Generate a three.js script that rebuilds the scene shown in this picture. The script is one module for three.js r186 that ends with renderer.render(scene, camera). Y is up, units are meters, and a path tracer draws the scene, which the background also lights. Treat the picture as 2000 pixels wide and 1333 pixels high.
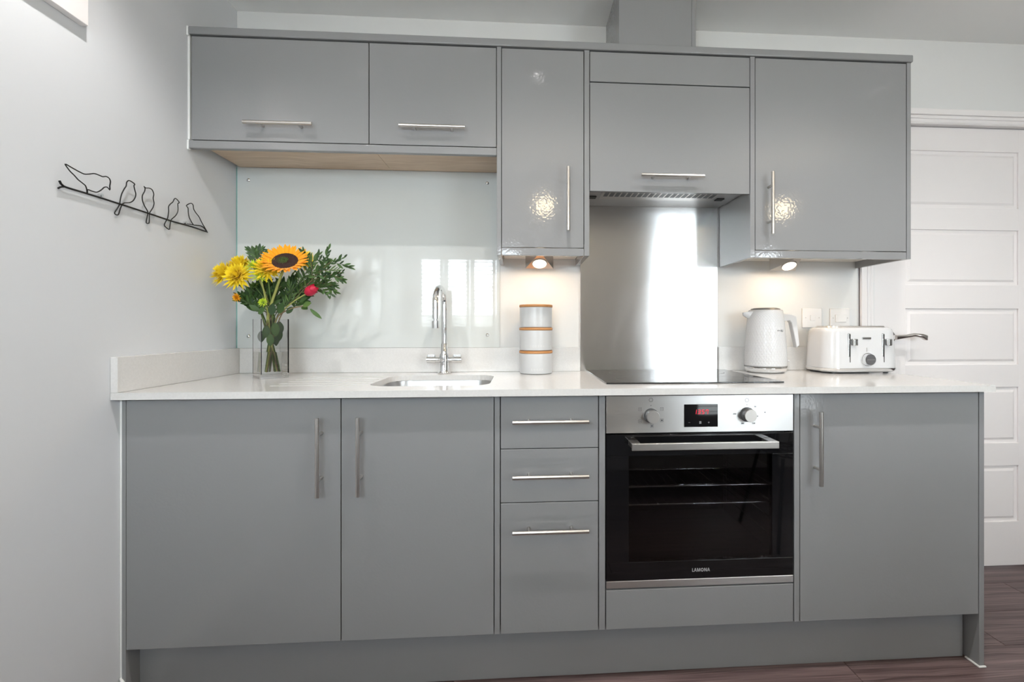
import * as THREE from 'three';
import { RoundedBoxGeometry } from 'three/addons/geometries/RoundedBoxGeometry.js';
import { mergeGeometries } from 'three/addons/utils/BufferGeometryUtils.js';
import { RectAreaLightUniformsLib } from 'three/addons/lights/RectAreaLightUniformsLib.js';
import { TextGeometry } from 'three/addons/geometries/TextGeometry.js';
import { FontLoader } from 'three/addons/loaders/FontLoader.js';

// ---------------------------------------------------------------- camera, daylight, exposure
const scene = new THREE.Scene();
const renderer = new THREE.WebGLRenderer({ antialias: true });
renderer.toneMapping = THREE.LinearToneMapping;
renderer.toneMappingExposure = 1.06;
renderer.shadowMap.enabled = true;
const EYE = new THREE.Vector3(1.1477, 1.0926, 1.4487), YAW = 0.0671, FPX = 936.086, CX = 1081.35, CY = 641.1;
const camera = new THREE.PerspectiveCamera(2 * Math.atan(666.5 / FPX) * 180 / Math.PI, 2000 / 1333, 0.05, 50);
camera.position.copy(EYE);
camera.rotation.y = -YAW;
camera.setViewOffset(2000, 1333, 1000 - CX, 666.5 - CY, 2000, 1333);
scene.background = new THREE.Color().setRGB(5.4, 5.6, 5.8);          // hazy daylight outside the windows
RectAreaLightUniformsLib.init();
const WIN = { z: 2.2, top: 1.79, bottom: 0.36, w: 1.08 };
const WINDOW_X = [0.10, 2.44];
for (const [x, power] of [[WINDOW_X[0], 26], [WINDOW_X[1], 29]]) {      // bright sky seen through the upper part of each shuttered window
  const d = new THREE.RectAreaLight(new THREE.Color().setRGB(0.865, 0.95, 1.05), power, 2.4, 1.8);
  d.position.set(x + WIN.w / 2, 2.15, WIN.z + 0.9);
  d.name = 'window_daylight';
  scene.add(d);
}

// ---------------------------------------------------------------- helpers
let seed = 7;
const rnd = () => { seed = (seed * 1664525 + 1013904223) >>> 0; return seed / 4294967296; };
const rr = (a, b) => a + (b - a) * rnd();
const V = (x, y, z) => new THREE.Vector3(x, y, z);
const lin = (r, g, b) => new THREE.Color().setRGB(r, g, b);
function ray(u, v) {
  const a = (u - CX) / FPX, b = -(v - CY) / FPX, c = Math.cos(YAW), s = Math.sin(YAW);
  return V(a * c + s, b, -(c - a * s));
}
const atZ = (u, v, z) => { const d = ray(u, v); return EYE.clone().addScaledVector(d, (z - EYE.z) / d.z); };
const atX = (u, v, x) => { const d = ray(u, v); return EYE.clone().addScaledVector(d, (x - EYE.x) / d.x); };

const taken = {};
const numbered = (n) => { taken[n] = (taken[n] ?? -1) + 1; return taken[n] ? n + '_' + String(taken[n]).padStart(3, '0') : n; };
function thing(name, label, category, at = [0, 0, 0], group) {
  const g = new THREE.Group(); g.name = numbered(name); g.position.set(...at);
  g.userData = { label, category }; if (group) g.userData.group = group;
  scene.add(g); return g;
}
function structure(name, label, category, at = [0, 0, 0]) {
  const g = new THREE.Group(); g.name = name; g.position.set(...at); g.userData = { label, category, kind: 'structure' };
  scene.add(g); return g;
}
// a part: geometry given in world coordinates, re-based to its thing
function part(name, geo, mat, parent, label) {
  let o = parent; const off = V(0, 0, 0);
  while (o && o !== scene) { off.add(o.position); o = o.parent; }
  geo.translate(-off.x, -off.y, -off.z);
  const m = new THREE.Mesh(geo, mat); m.name = name; if (label) m.userData.label = label;
  parent.add(m); return m;
}
function uvm(g) {                                                      // uv in metres by the way each face points
  if (g.index) g = g.toNonIndexed();
  const p = g.attributes.position, n = g.attributes.normal, uv = new Float32Array(p.count * 2);
  for (let i = 0; i < p.count; i += 3) {
    const ax = Math.abs(n.getX(i) + n.getX(i + 1) + n.getX(i + 2)), ay = Math.abs(n.getY(i) + n.getY(i + 1) + n.getY(i + 2)), az = Math.abs(n.getZ(i) + n.getZ(i + 1) + n.getZ(i + 2));
    for (let k = i; k < i + 3; k++) {
      const x = p.getX(k), y = p.getY(k), z = p.getZ(k);
      const [a, b] = az >= ax && az >= ay ? [x, y] : ay >= ax ? [x, z] : [z, y];
      uv[k * 2] = a; uv[k * 2 + 1] = b;
    }
  }
  g.setAttribute('uv', new THREE.BufferAttribute(uv, 2));
  return g;
}
const box = (x0, x1, y0, y1, z0, z1) => uvm(new THREE.BoxGeometry(x1 - x0, y1 - y0, z1 - z0).translate((x0 + x1) / 2, (y0 + y1) / 2, (z0 + z1) / 2));
const rbox = (x0, x1, y0, y1, z0, z1, r = 0.0015, s = 2) => uvm(new RoundedBoxGeometry(x1 - x0, y1 - y0, z1 - z0, s, Math.min(r, (x1 - x0) / 2.01, (y1 - y0) / 2.01, (z1 - z0) / 2.01)).translate((x0 + x1) / 2, (y0 + y1) / 2, (z0 + z1) / 2));
const flat = (g) => { g = g.index ? g.toNonIndexed() : g; for (const k of Object.keys(g.attributes)) if (!['position', 'normal', 'uv'].includes(k)) g.deleteAttribute(k); return g; };
const merge = (...gs) => mergeGeometries(gs.flat().map(flat));
function rod(a, b, r, seg = 12, r2 = r) {
  const d = b.clone().sub(a), g = new THREE.CylinderGeometry(r2, r, d.length(), seg);
  g.applyQuaternion(new THREE.Quaternion().setFromUnitVectors(V(0, 1, 0), d.normalize()));
  return g.translate((a.x + b.x) / 2, (a.y + b.y) / 2, (a.z + b.z) / 2);
}
const tube = (pts, r, seg = 24, rad = 6, closed = false, tension = 0.5) => new THREE.TubeGeometry(new THREE.CatmullRomCurve3(pts, closed, 'catmullrom', tension), seg, r, rad, closed);
const lathe = (pts, c, seg = 40) => new THREE.LatheGeometry(pts.map(([r, y]) => new THREE.Vector2(r, y)), seg).translate(...c);
function rrect(x0, x1, z0, z1, r, n = 8) {                             // rounded rectangle in plan, [x, z] points
  const out = [];
  for (const [cx, cz, a0] of [[x1 - r, z1 - r, 0], [x0 + r, z1 - r, 1], [x0 + r, z0 + r, 2], [x1 - r, z0 + r, 3]])
    for (let i = 0; i <= n; i++) { const a = (a0 + i / n) * Math.PI / 2; out.push([cx + r * Math.cos(a), cz + r * Math.sin(a)]); }
  return out;
}
function loft(rings, capTop, capBottom) {                              // rings: arrays of Vector3 of the same length, from bottom to top
  const n = rings[0].length, pos = [], uv = [], idx = [];
  rings.forEach((ring, j) => { for (let i = 0; i <= n; i++) { const p = ring[i % n]; pos.push(p.x, p.y, p.z); uv.push(i / n, j / (rings.length - 1)); } });
  for (let j = 0; j + 1 < rings.length; j++) for (let i = 0; i < n; i++) { const a = j * (n + 1) + i, b = a + n + 1; idx.push(a, b, a + 1, a + 1, b, b + 1); }
  const cap = (ring, up) => {
    const c = ring.reduce((s, p) => s.add(p), V(0, 0, 0)).divideScalar(n), base = pos.length / 3;
    pos.push(c.x, c.y, c.z); uv.push(0.5, 0.5);
    for (const p of ring) { pos.push(p.x, p.y, p.z); uv.push(0.5, 0.5); }
    for (let i = 0; i < n; i++) up ? idx.push(base, base + 1 + (i + 1) % n, base + 1 + i) : idx.push(base, base + 1 + i, base + 1 + (i + 1) % n);
  };
  if (capTop) cap(rings[rings.length - 1], true);
  if (capBottom) cap(rings[0], false);
  const g = new THREE.BufferGeometry();
  g.setAttribute('position', new THREE.Float32BufferAttribute(pos, 3)); g.setAttribute('uv', new THREE.Float32BufferAttribute(uv, 2)); g.setIndex(idx);
  g.computeVertexNormals(); return g;
}
const ringAt = (pts, y) => pts.map(([x, z]) => V(x, y, z));

// ---------------------------------------------------------------- textures
function tex(w, h, fn, srgb) {
  const d = new Uint8Array(w * h * 4);
  for (let y = 0; y < h; y++) for (let x = 0; x < w; x++) { const c = fn(x, y), i = (y * w + x) * 4; d[i] = c[0]; d[i + 1] = c[1]; d[i + 2] = c[2]; d[i + 3] = 255; }
  const t = new THREE.DataTexture(d, w, h); t.wrapS = t.wrapT = THREE.RepeatWrapping; t.magFilter = THREE.LinearFilter; t.minFilter = THREE.LinearMipmapLinearFilter; t.generateMipmaps = true;
  if (srgb) t.colorSpace = THREE.SRGBColorSpace; t.needsUpdate = true; return t;
}
function noise(nx, ny) {                                               // tiling value noise on an nx by ny lattice
  const g = new Float32Array(nx * ny).map(() => rnd());
  return (u, v) => {
    const x = ((u % 1) + 1) % 1 * nx, y = ((v % 1) + 1) % 1 * ny, i = Math.floor(x), j = Math.floor(y), s = (t) => t * t * (3 - 2 * t), fx = s(x - i), fy = s(y - j);
    const q = (a, b) => g[(b % ny) * nx + (a % nx)];
    return (q(i, j) * (1 - fx) + q(i + 1, j) * fx) * (1 - fy) + (q(i, j + 1) * (1 - fx) + q(i + 1, j + 1) * fx) * fy;
  };
}
const cl = (x) => Math.max(0, Math.min(255, x));
const rep = (t, u, v = u) => { const c = t.clone(); c.repeat.set(u, v); c.needsUpdate = true; return c; };
const n1 = noise(64, 64), n2 = noise(24, 24), n3 = noise(8, 8);
const peelTex = tex(512, 512, (x, y) => { const a = n1(x / 512, y / 512) * 150 + n2(x / 512, y / 512) * 90; return [a, a, a]; });
const b1 = noise(6, 512), b2 = noise(16, 256), b3 = noise(5, 5);
const brushTex = tex(512, 512, (x, y) => { const a = cl(110 + b1(x / 512, y / 512) * 90 + b2(x / 512, y / 512) * 50); return [a, a, a]; });
// cleaning smears on the steel splashback: arcs of slightly different roughness
const arcs = []; for (let i = 0; i < 70; i++) arcs.push([rr(0.35, 0.75), rr(0.25, 0.62), rr(0.12, 0.5), rr(0.005, 0.022), rr(-1, 1), rr(1.7, 3.6), rr(0.5, 1.3)]);
const smearTex = tex(512, 512, (x, y) => {
  const u = x / 512, v = y / 512; let s = 0;
  for (const [cx, cy, r, w, k, a0, da] of arcs) {
    const dx = u - cx, dy = v - cy, d = Math.abs(Math.hypot(dx, dy * 0.8) - r); if (d > w * 3) continue;
    const an = (Math.atan2(dy, dx) + 2 * Math.PI) % (2 * Math.PI); if (Math.abs(an - a0) < da) s += k * Math.exp(-d * d / w / w) * Math.cos((an - a0) / da * Math.PI / 2);
  }
  const a = cl(128 + Math.max(-1.5, Math.min(1.5, s)) * 9 + (b3(u, v) - 0.5) * 22); return [a, a, a];
});
const w1 = noise(6, 160), w2 = noise(20, 340), w3 = noise(4, 20), w4 = noise(3, 8);
function woodTex(dark, light, amount) {
  return tex(512, 512, (x, y) => {
    const u = x / 512, v = y / 512 + 0.012 * Math.sin(u * 6.28 * 2 + 5 * n3(u, y / 512));
    let k = 0.38 * w1(u, v) + 0.27 * w2(u, v) + 0.22 * w3(u, v) + 0.13 * w4(u, v); k = Math.max(0, Math.min(1, (k - 0.5) * amount + 0.5));
    return [0, 1, 2].map((i) => dark[i] + (light[i] - dark[i]) * k);
  }, true);
}
const floorTex = woodTex([74, 58, 58], [140, 122, 120], 2.1);
const oakTex = woodTex([196, 172, 148], [226, 206, 184], 1.6);
const bambooTex = woodTex([176, 118, 66], [206, 150, 96], 1.6);
const quartzTex = tex(256, 256, (x, y) => { const a = 247 + (n1(x / 256, y / 256) - 0.5) * 6 + rr(-2, 2); return [cl(a), cl(a), cl(a - 1)]; }, true);
const diamondTex = tex(256, 256, (x, y) => { const a = Math.abs(((x + y) / 32) % 1 - 0.5), b = Math.abs(((x - y + 512) / 32) % 1 - 0.5), k = Math.min(a, b); const q = cl(40 + Math.min(1, k * 5) * 200); return [q, q, q]; });
const plasterTex = tex(512, 512, (x, y) => { const a = 110 + n1(x / 512, y / 512) * 60 + n2(x / 512, y / 512) * 50; return [a, a, a]; });

// ---------------------------------------------------------------- materials
const S = (o) => new THREE.MeshStandardMaterial(o), P = (o) => new THREE.MeshPhysicalMaterial(o);
const wallPaint = S({ color: lin(0.70, 0.718, 0.745), roughness: 0.75, bumpMap: rep(plasterTex, 1.5), bumpScale: 0.0006 });
const backPaint = S({ color: lin(0.725, 0.728, 0.722), roughness: 0.75, bumpMap: rep(plasterTex, 1.5), bumpScale: 0.0006 });
const ceilingPaint = S({ color: lin(0.90, 0.895, 0.88), roughness: 0.9 });
const gloss = P({ color: lin(0.262, 0.264, 0.271), roughness: 0.07, ior: 1.5, bumpMap: rep(peelTex, 3.2), bumpScale: 0.00016 });
const carcassGrey = S({ color: lin(0.24, 0.24, 0.245), roughness: 0.7 });
const carcassPale = S({ color: lin(0.74, 0.70, 0.64), roughness: 0.5 });
const oak = S({ map: rep(oakTex, 1.2), roughness: 0.55 });
const whiteGloss = P({ color: lin(0.82, 0.80, 0.79), roughness: 0.35 });
const trimWhite = P({ color: lin(0.84, 0.81, 0.805), roughness: 0.38 });
const sealant = S({ color: lin(0.84, 0.84, 0.83), roughness: 0.5 });
const quartz = P({ map: rep(quartzTex, 4), color: lin(0.735, 0.725, 0.72), roughness: 0.13, ior: 1.5 });
const nickel = S({ color: lin(0.66, 0.63, 0.60), metalness: 1, roughness: 0.3 });
const chrome = S({ color: lin(0.82, 0.83, 0.84), metalness: 1, roughness: 0.06 });
const steel = P({ color: lin(0.62, 0.61, 0.60), metalness: 1, roughness: 0.34, anisotropy: 0.75, anisotropyRotation: Math.PI / 2, bumpMap: rep(brushTex, 3, 3), bumpScale: 0.00004 });
const smearSteel = P({ color: lin(0.60, 0.595, 0.59), metalness: 1, roughness: 0.46, roughnessMap: rep(smearTex, 1.45), bumpMap: rep(smearTex, 1.45), bumpScale: 0.0004, anisotropy: 0.95, anisotropyRotation: Math.PI / 2 });
const sinkSteel = S({ color: lin(0.66, 0.655, 0.65), metalness: 1, roughness: 0.32 });
const paintedGlass = P({ color: lin(0.63, 0.655, 0.645), roughness: 0.03, ior: 1.52 });
const glassEdge = P({ color: lin(0.22, 0.45, 0.42), roughness: 0.15 });
const blackGlass = P({ color: lin(0.006, 0.006, 0.007), roughness: 0.04, ior: 1.5 });
const hobGlass = P({ color: lin(0.012, 0.012, 0.013), roughness: 0.07, ior: 1.55 });
const ovenPane = P({ color: lin(0.55, 0.55, 0.56), roughness: 0.02, transmission: 1, thickness: 0, ior: 1.5 });
const enamel = P({ color: lin(0.012, 0.012, 0.013), roughness: 0.3 });
const blackPlastic = S({ color: lin(0.012, 0.012, 0.012), roughness: 0.4 });
const greyPlastic = S({ color: lin(0.10, 0.10, 0.105), roughness: 0.4 });
const printGrey = S({ color: lin(0.10, 0.10, 0.11), roughness: 0.6 });
const printPale = S({ color: lin(0.36, 0.36, 0.37), roughness: 0.6 });
const ceramic = P({ color: lin(0.56, 0.565, 0.57), roughness: 0.3 });
const appliance = P({ color: lin(0.64, 0.64, 0.65), roughness: 0.14, ior: 1.5 });
const applianceBumped = P({ color: lin(0.64, 0.64, 0.65), roughness: 0.16, bumpMap: rep(diamondTex, 5, 3), bumpScale: 0.0009 });
const bamboo = S({ map: rep(bambooTex, 3), roughness: 0.5 });
const blackWire = S({ color: lin(0.012, 0.012, 0.012), roughness: 0.45, metalness: 0.3 });
const doorPaint = P({ color: lin(0.84, 0.805, 0.80), roughness: 0.42 });
const planks = [0, 1, 2, 3, 4].map((i) => { const t = rep(floorTex, 0.8, 5.2); t.offset.set(i * 0.37, i * 0.21); const k = [1, 0.88, 1.08, 0.95, 1.15][i]; return P({ map: t, color: lin(0.86 * k, 0.83 * k, 0.83 * k), roughness: 0.42 }); });
const clearGlass = P({ color: lin(1, 1, 1), roughness: 0.0, transmission: 1, thickness: 0.004, ior: 1.48 });
const paneGlass = P({ color: lin(0.98, 1, 0.99), roughness: 0, transmission: 1, thickness: 0, ior: 1.5 });
const water = P({ color: lin(1, 1, 1), roughness: 0, transmission: 1, thickness: 0.05, ior: 1.33, attenuationColor: lin(0.85, 0.9, 0.8), attenuationDistance: 0.35 });

// ---------------------------------------------------------------- key measures (metres)
const ZB = -0.572, WT = 0.9106, WTB = 0.8906, ZW = 0.0288, CEIL = 2.376, ZU = -0.2775, XR = 6.2, ZF = WIN.z;
const DT = 0.8855, DB = 0.1708, DOWN_X = [0.35, 1.228, 2.127, 3.05], DOWN_Z = [0.43];  // the last downlight is added to brighten the panelled door side

// ---------------------------------------------------------------- the room
{
  const f = structure('floor', 'dark brown wood laminate floor laid in long planks', 'floor');
  part('subfloor', box(-0.1, XR + 0.1, -0.08, -0.012, ZB - 0.3, ZF + 0.1), S({ color: lin(0.05, 0.04, 0.04), roughness: 0.9 }), f);
  let row = 0;
  for (let z = ZB - 0.09; z < ZF; z += 0.19, row++)
    for (let x = -0.02 - [0, 0.55, 0.95, 0.3, 0.75][row % 5], k = 0; x < XR; x += 1.26, k++) {
      const a = Math.max(0, x), b = Math.min(XR, x + 1.2585), z1 = Math.min(ZF, z + 0.1888); if (b - a < 0.02) continue;
      part('plank', rbox(a, b, -0.012, 0, z, z1, 0.0012, 1), planks[(row * 2 + k * 3) % 5], f);
    }
  const c = structure('ceiling', 'plain pale painted ceiling', 'ceiling'), cs = new THREE.Shape();
  cs.moveTo(-0.1, -(ZF + 0.1)); cs.lineTo(XR + 0.1, -(ZF + 0.1)); cs.lineTo(XR + 0.1, -(ZB - 0.3)); cs.lineTo(-0.1, -(ZB - 0.3));
  for (const z of DOWN_Z) for (const x of DOWN_X) { const h = new THREE.Path(); h.absarc(x, -z, 0.037, 0, Math.PI * 2, true); cs.holes.push(h); }
  part('ceiling_slab', uvm(new THREE.ExtrudeGeometry(cs, { depth: 0.1, bevelEnabled: false, curveSegments: 24 }).rotateX(-Math.PI / 2).translate(0, CEIL, 0)), ceilingPaint, c);
  const l = structure('wall_left', 'pale grey painted wall with the wire birds', 'wall');
  part('wall_slab', box(-0.1, 0, 0, CEIL, ZB - 0.13, ZF + 0.1), wallPaint, l);
  const r = structure('wall_right', 'pale grey painted wall beyond the panelled door', 'wall');
  part('wall_slab', box(XR, XR + 0.1, 0, CEIL, ZB - 0.13, ZF + 0.1), wallPaint, r);
  const b = structure('wall_back', 'pale painted wall behind the kitchen units', 'wall');
  part('wall_slab', merge(box(0, 2.705, 0, CEIL, ZB - 0.13, ZB), box(3.53, XR, 0, CEIL, ZB - 0.13, ZB), box(2.705, 3.53, 2.035, CEIL, ZB - 0.13, ZB)), backPaint, b);
  const w = structure('wall_front', 'pale painted wall with two shuttered windows', 'wall');
  const [a0, b0] = WINDOW_X, top = WIN.top, bot = WIN.bottom, o = WIN.w;
  part('wall_slab', merge(box(0, XR, 0, bot, ZF, ZF + 0.1), box(0, XR, top, CEIL, ZF, ZF + 0.1), box(0, a0, bot, top, ZF, ZF + 0.1), box(a0 + o, b0, bot, top, ZF, ZF + 0.1), box(b0 + o, XR, bot, top, ZF, ZF + 0.1)), wallPaint, w);
  const s = structure('baseboard_left', 'white moulded skirting board along the wall with wire birds', 'skirting');
  part('board', merge(rbox(0, 0.014, 0, 0.078, 0.03, ZF, 0.003), rbox(0, 0.010, 0.07, 0.094, 0.03, ZF, 0.004)), trimWhite, s);
  const s2 = structure('baseboard_front', 'white moulded skirting board under the shuttered windows', 'skirting');
  part('board', rbox(0.014, XR, 0, 0.094, ZF - 0.014, ZF, 0.003), trimWhite, s2);
}
// two windows with two tiers of plantation shutters
WINDOW_X.forEach((x0, wi) => {
  const label = wi ? 'white plantation shutter window across from the oven' : 'white plantation shutter window next to the bird wall';
  const g = structure('window_' + (wi + 1), label, 'window', [x0, WIN.bottom, ZF]);
  const x1 = x0 + WIN.w, y0 = WIN.bottom, y1 = WIN.top, z0 = ZF - 0.012, z1 = ZF + 0.03;
  part('window_frame', merge(rbox(x0, x0 + 0.03, y0, y1, z0, z1), rbox(x1 - 0.03, x1, y0, y1, z0, z1), rbox(x0, x1, y1 - 0.022, y1, z0, z1), rbox(x0, x1, y0, y0 + 0.03, z0, z1)), trimWhite, g);
  part('window_pane', box(x0 + 0.001, x1 - 0.001, y0 + 0.001, y1 - 0.001, ZF + 0.084, ZF + 0.088), paneGlass, g);
  for (let k = 0; k < 4; k++) for (const [ya, yb, lower] of [[1.108, 1.765, 0], [0.42, 1.036, 1]]) {
    const sx = x0 + 0.03 + k * 0.2565, xa = sx + 0.045, xb = sx + 0.218, ex = sx + 0.2505;
    const open = !lower || (wi ? true : k === 3);
    const fr = part('shutter_panel', merge(rbox(sx, xa, ya - 0.034, yb + 0.037 * lower + 0.003, z0, z1 - 0.012), rbox(xb, ex, ya - 0.034, yb + 0.037 * lower + 0.003, z0, z1 - 0.012), rbox(xa, xb, ya - 0.034, ya, z0, z1 - 0.012), rbox(xa, xb, yb, yb + 0.037 * lower + 0.003, z0, z1 - 0.012)), trimWhite, g);
    const n = Math.round((yb - ya) / 0.041), pitch = (yb - ya) / n;
    for (let i = 0; i < n; i++) {
      const s = new RoundedBoxGeometry(xb - xa, 0.006, open ? 0.036 : 0.044, 1, 0.0025).rotateX(open ? 0.12 : 1.35).translate((xa + xb) / 2, ya + (i + 0.5) * pitch, ZF + 0.004);
      part('louvre', s, trimWhite, fr);
    }
  }
});
// door in the back wall
{
  const X0 = 2.7376, X1 = 3.4996, g = structure('door_1', 'white five panel interior door with lever handle', 'door', [X0, 0, -0.6]);
  const rows = [[1.640, 1.896], [1.289, 1.5385], [0.926, 1.1805], [0.567, 0.822], [0.207, 0.462]], pa = 2.875, pb = 3.42;
  part('door_slab', box(X0, X1, 0.006, 2.002, -0.64, -0.608), doorPaint, g);
  const fr = [rbox(X0, pa, 0.006, 2.002, -0.612, -0.6, 0.002), rbox(pb, X1, 0.006, 2.002, -0.612, -0.6, 0.002)];
  const ys = [2.002, ...rows.flatMap(([a, b]) => [b, a]), 0.006];
  for (let i = 0; i < ys.length; i += 2) fr.push(rbox(pa - 0.002, pb + 0.002, ys[i + 1], ys[i], -0.612, -0.6, 0.002));
  part('door_frame', merge(fr), doorPaint, g);
  for (const [a, b] of rows) {
    const i = 0.014, r1 = [V(pa + i, a + i, -0.608), V(pb - i, a + i, -0.608), V(pb - i, b - i, -0.608), V(pa + i, b - i, -0.608)], j = 0.024;
    const r2 = [V(pa + j, a + j, -0.6025), V(pb - j, a + j, -0.6025), V(pb - j, b - j, -0.6025), V(pa + j, b - j, -0.6025)];
    const q = []; for (let k = 0; k < 4; k++) { const m = (k + 1) % 4; q.push(r1[k], r1[m], r2[m], r1[k], r2[m], r2[k]); } q.push(r2[0], r2[1], r2[2], r2[0], r2[2], r2[3]);
    const pg = new THREE.BufferGeometry().setFromPoints(q); pg.computeVertexNormals(); pg.setAttribute('uv', new THREE.Float32BufferAttribute(new Float32Array(q.length * 2), 2));
    part('door_panel', pg, doorPaint, g);
  }
  const hy = 1.052, hx = 2.795;
  const h = part('handle', merge(rod(V(hx, hy, -0.6), V(hx, hy, -0.592), 0.026, 24), rod(V(hx, hy, -0.592), V(hx, hy, -0.548), 0.009, 12)), chrome, g, 'chrome lever handle');
  const sec = (x, y, z, hh, dd) => [V(x, y - hh, z - dd), V(x, y - hh, z + dd), V(x, y + hh, z + dd), V(x, y + hh, z - dd)];
  part('lever', loft([sec(hx - 0.01, hy, -0.545, 0.009, 0.007), sec(hx + 0.03, hy + 0.004, -0.543, 0.006, 0.008), sec(hx + 0.07, hy + 0.011, -0.542, 0.006, 0.010), sec(hx + 0.105, hy + 0.006, -0.543, 0.008, 0.011), sec(hx + 0.128, hy - 0.003, -0.545, 0.010, 0.010)], true, true), nickel, h);
  const t = structure('trim_1', 'white moulded architrave round the panelled door', 'architrave', [2.633, 0, ZB]);
  const mould = (vert, a, b, c0, dir) => [[0, 0.064, 0.010], [0, 0.026, 0.020], [0.030, 0.042, 0.015], [0.048, 0.060, 0.0125]].map(([p, q, d]) => {
    const m = c0 + dir * p, n = c0 + dir * q, lo = Math.min(m, n), hi = Math.max(m, n);
    return vert ? rbox(lo, hi, a, b, ZB, ZB + d, 0.003) : rbox(a, b, lo, hi, ZB, ZB + d, 0.003);
  });
  part('side_trim', merge(mould(true, 0, 2.064, 2.633, 1)), trimWhite, t);
  part('side_trim', merge(mould(true, 0, 2.064, 3.605, -1)), trimWhite, t);
  part('head_trim', merge(mould(false, 2.634, 3.604, 2.064, -1)), trimWhite, t);
  part('lining', merge(box(2.7, 2.735, 0, 2.036, ZB - 0.128, ZB - 0.001), box(3.502, 3.54, 0, 2.036, ZB - 0.128, ZB - 0.001), box(2.735, 3.502, 2.005, 2.036, ZB - 0.128, ZB - 0.001)), trimWhite, t);
}

// ---------------------------------------------------------------- base units
function barHandle(parent, a, b, dir) {                                 // round bar on two posts; a, b: ends of the bar; dir: from bar to door
  const h = part('handle', rod(a, b, 0.006, 16), nickel, parent, 'brushed nickel bar handle');
  for (const t of [0.215, 0.785]) { const p = a.clone().lerp(b, t); part('post', rod(p, p.clone().add(dir), 0.0045, 10), nickel, h); }
}
const toDoor = V(0, 0, -0.035);
function baseUnit(name, label, x0, x1) {
  const g = thing(name, label, 'cabinet', [(x0 + x1) / 2, 0.15, 0]);
  part('carcass', merge(box(x0, x0 + 0.016, 0.17, 0.888, ZB + 0.002, -0.0205), box(x1 - 0.016, x1, 0.17, 0.888, ZB + 0.002, -0.0205), box(x0 + 0.016, x1 - 0.016, 0.17, 0.186, ZB + 0.002, -0.0205), box(x0 + 0.016, x1 - 0.016, 0.186, 0.888, ZB + 0.002, ZB + 0.012)), carcassGrey, g);
  return g;
}
const DOOR = (x0, x1, y0, y1, z) => rbox(x0, x1, y0, y1, z - 0.018, z, 0.0014);
{
  let g = baseUnit('base_cabinet', 'wide glossy grey base cabinet beneath the vase of flowers', 0.0195, 0.6175);
  let d = part('door', DOOR(0.0205, 0.6165, DB, DT, 0), gloss, g); barHandle(d, V(0.564, 0.834, 0.035), V(0.564, 0.606, 0.035), toDoor);
  g = baseUnit('base_cabinet', 'glossy grey base cabinet below the sink and tap', 0.6185, 1.0655);
  d = part('door', DOOR(0.6192, 1.0645, DB, DT, 0), gloss, g); barHandle(d, V(0.677, 0.834, 0.035), V(0.677, 0.606, 0.035), toDoor);
  g = baseUnit('drawer_cabinet', 'narrow glossy grey unit of three drawers beside the oven', 1.0845, 1.382);
  for (const [y0, y1, hy] of [[0.7288, DT, 0.8135], [0.5665, 0.7265, 0.651], [DB, 0.564, 0.488]]) {
    d = part('drawer', DOOR(1.0855, 1.381, y0, y1, 0), gloss, g); barHandle(d, V(1.1215, hy, 0.035), V(1.3478, hy, 0.035), toDoor);
  }
  g = baseUnit('base_cabinet', 'glossy grey base cabinet under the kettle and toaster', 2.0195, 2.6175);
  d = part('door', DOOR(2.0205, 2.6165, DB, DT, 0), gloss, g); barHandle(d, V(2.0672, 0.834, 0.035), V(2.0672, 0.606, 0.035), toDoor);
  g = thing('oven_housing', 'glossy grey oven housing with a blank panel below the oven', 'cabinet', [1.7, 0.15, 0]);
  part('carcass', merge(box(1.404, 1.4065, 0.17, 0.888, ZB + 0.002, -0.0205), box(1.997, 1.9995, 0.17, 0.888, ZB + 0.002, -0.0205), box(1.4065, 1.997, 0.17, 0.186, ZB + 0.002, -0.0205)), carcassGrey, g);
  part('front_panel', DOOR(1.4055, 1.998, DB, 0.2905, 0), gloss, g);
  for (const [x0, x1, label] of [[1.067, 1.083, 'slim grey end panel between sink cabinet and drawers'], [1.3838, 1.4025, 'slim grey end panel between drawers and oven'], [2.0013, 2.0182, 'slim grey end panel between oven and wide door']]) {
    g = thing('end_panel', label, 'panel', [x0, 0.15, 0]); part('board', rbox(x0, x1, 0.1705, 0.889, ZB + 0.002, -0.0002, 0.001), gloss, g);
  }
  g = thing('end_panel', 'grey end panel closing the base units beside the white door', 'panel', [2.619, 0, 0]);
  part('board', rbox(2.619, 2.636, 0.0015, 0.889, ZB + 0.026, 0.0005, 0.001), gloss, g);
  part('sealant', merge(rbox(2.612, 2.6185, 0.0005, 0.006, -0.045, 0.004, 0.002), rbox(2.612, 2.638, 0.0005, 0.006, 0.0008, 0.007, 0.002)), sealant, g, 'white sealant bead');
  g = thing('end_panel', 'grey filler panel sealed to the wall with white bead', 'panel', [0.0085, 0, 0]);
  part('board', rbox(0.0085, 0.0192, 0.0015, 0.889, -0.3, 0, 0.001), gloss, g);
  part('sealant', merge(rbox(0.0004, 0.0083, 0.09, 0.888, -0.012, -0.0015, 0.003), rod(V(0.004, 0.09, -0.004), V(0.014, 0.078, 0.003), 0.005, 8), rod(V(0.014, 0.078, 0.003), V(0.017, 0.002, 0.005), 0.005, 8)), sealant, g, 'white sealant bead');
  g = thing('plinth', 'recessed grey kickboard under the base units', 'plinth', [1.3, 0, -0.06]);
  part('board', rbox(0.0195, 2.6115, 0.0015, 0.1695, -0.066, -0.05, 0.001), gloss, g);
}

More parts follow.
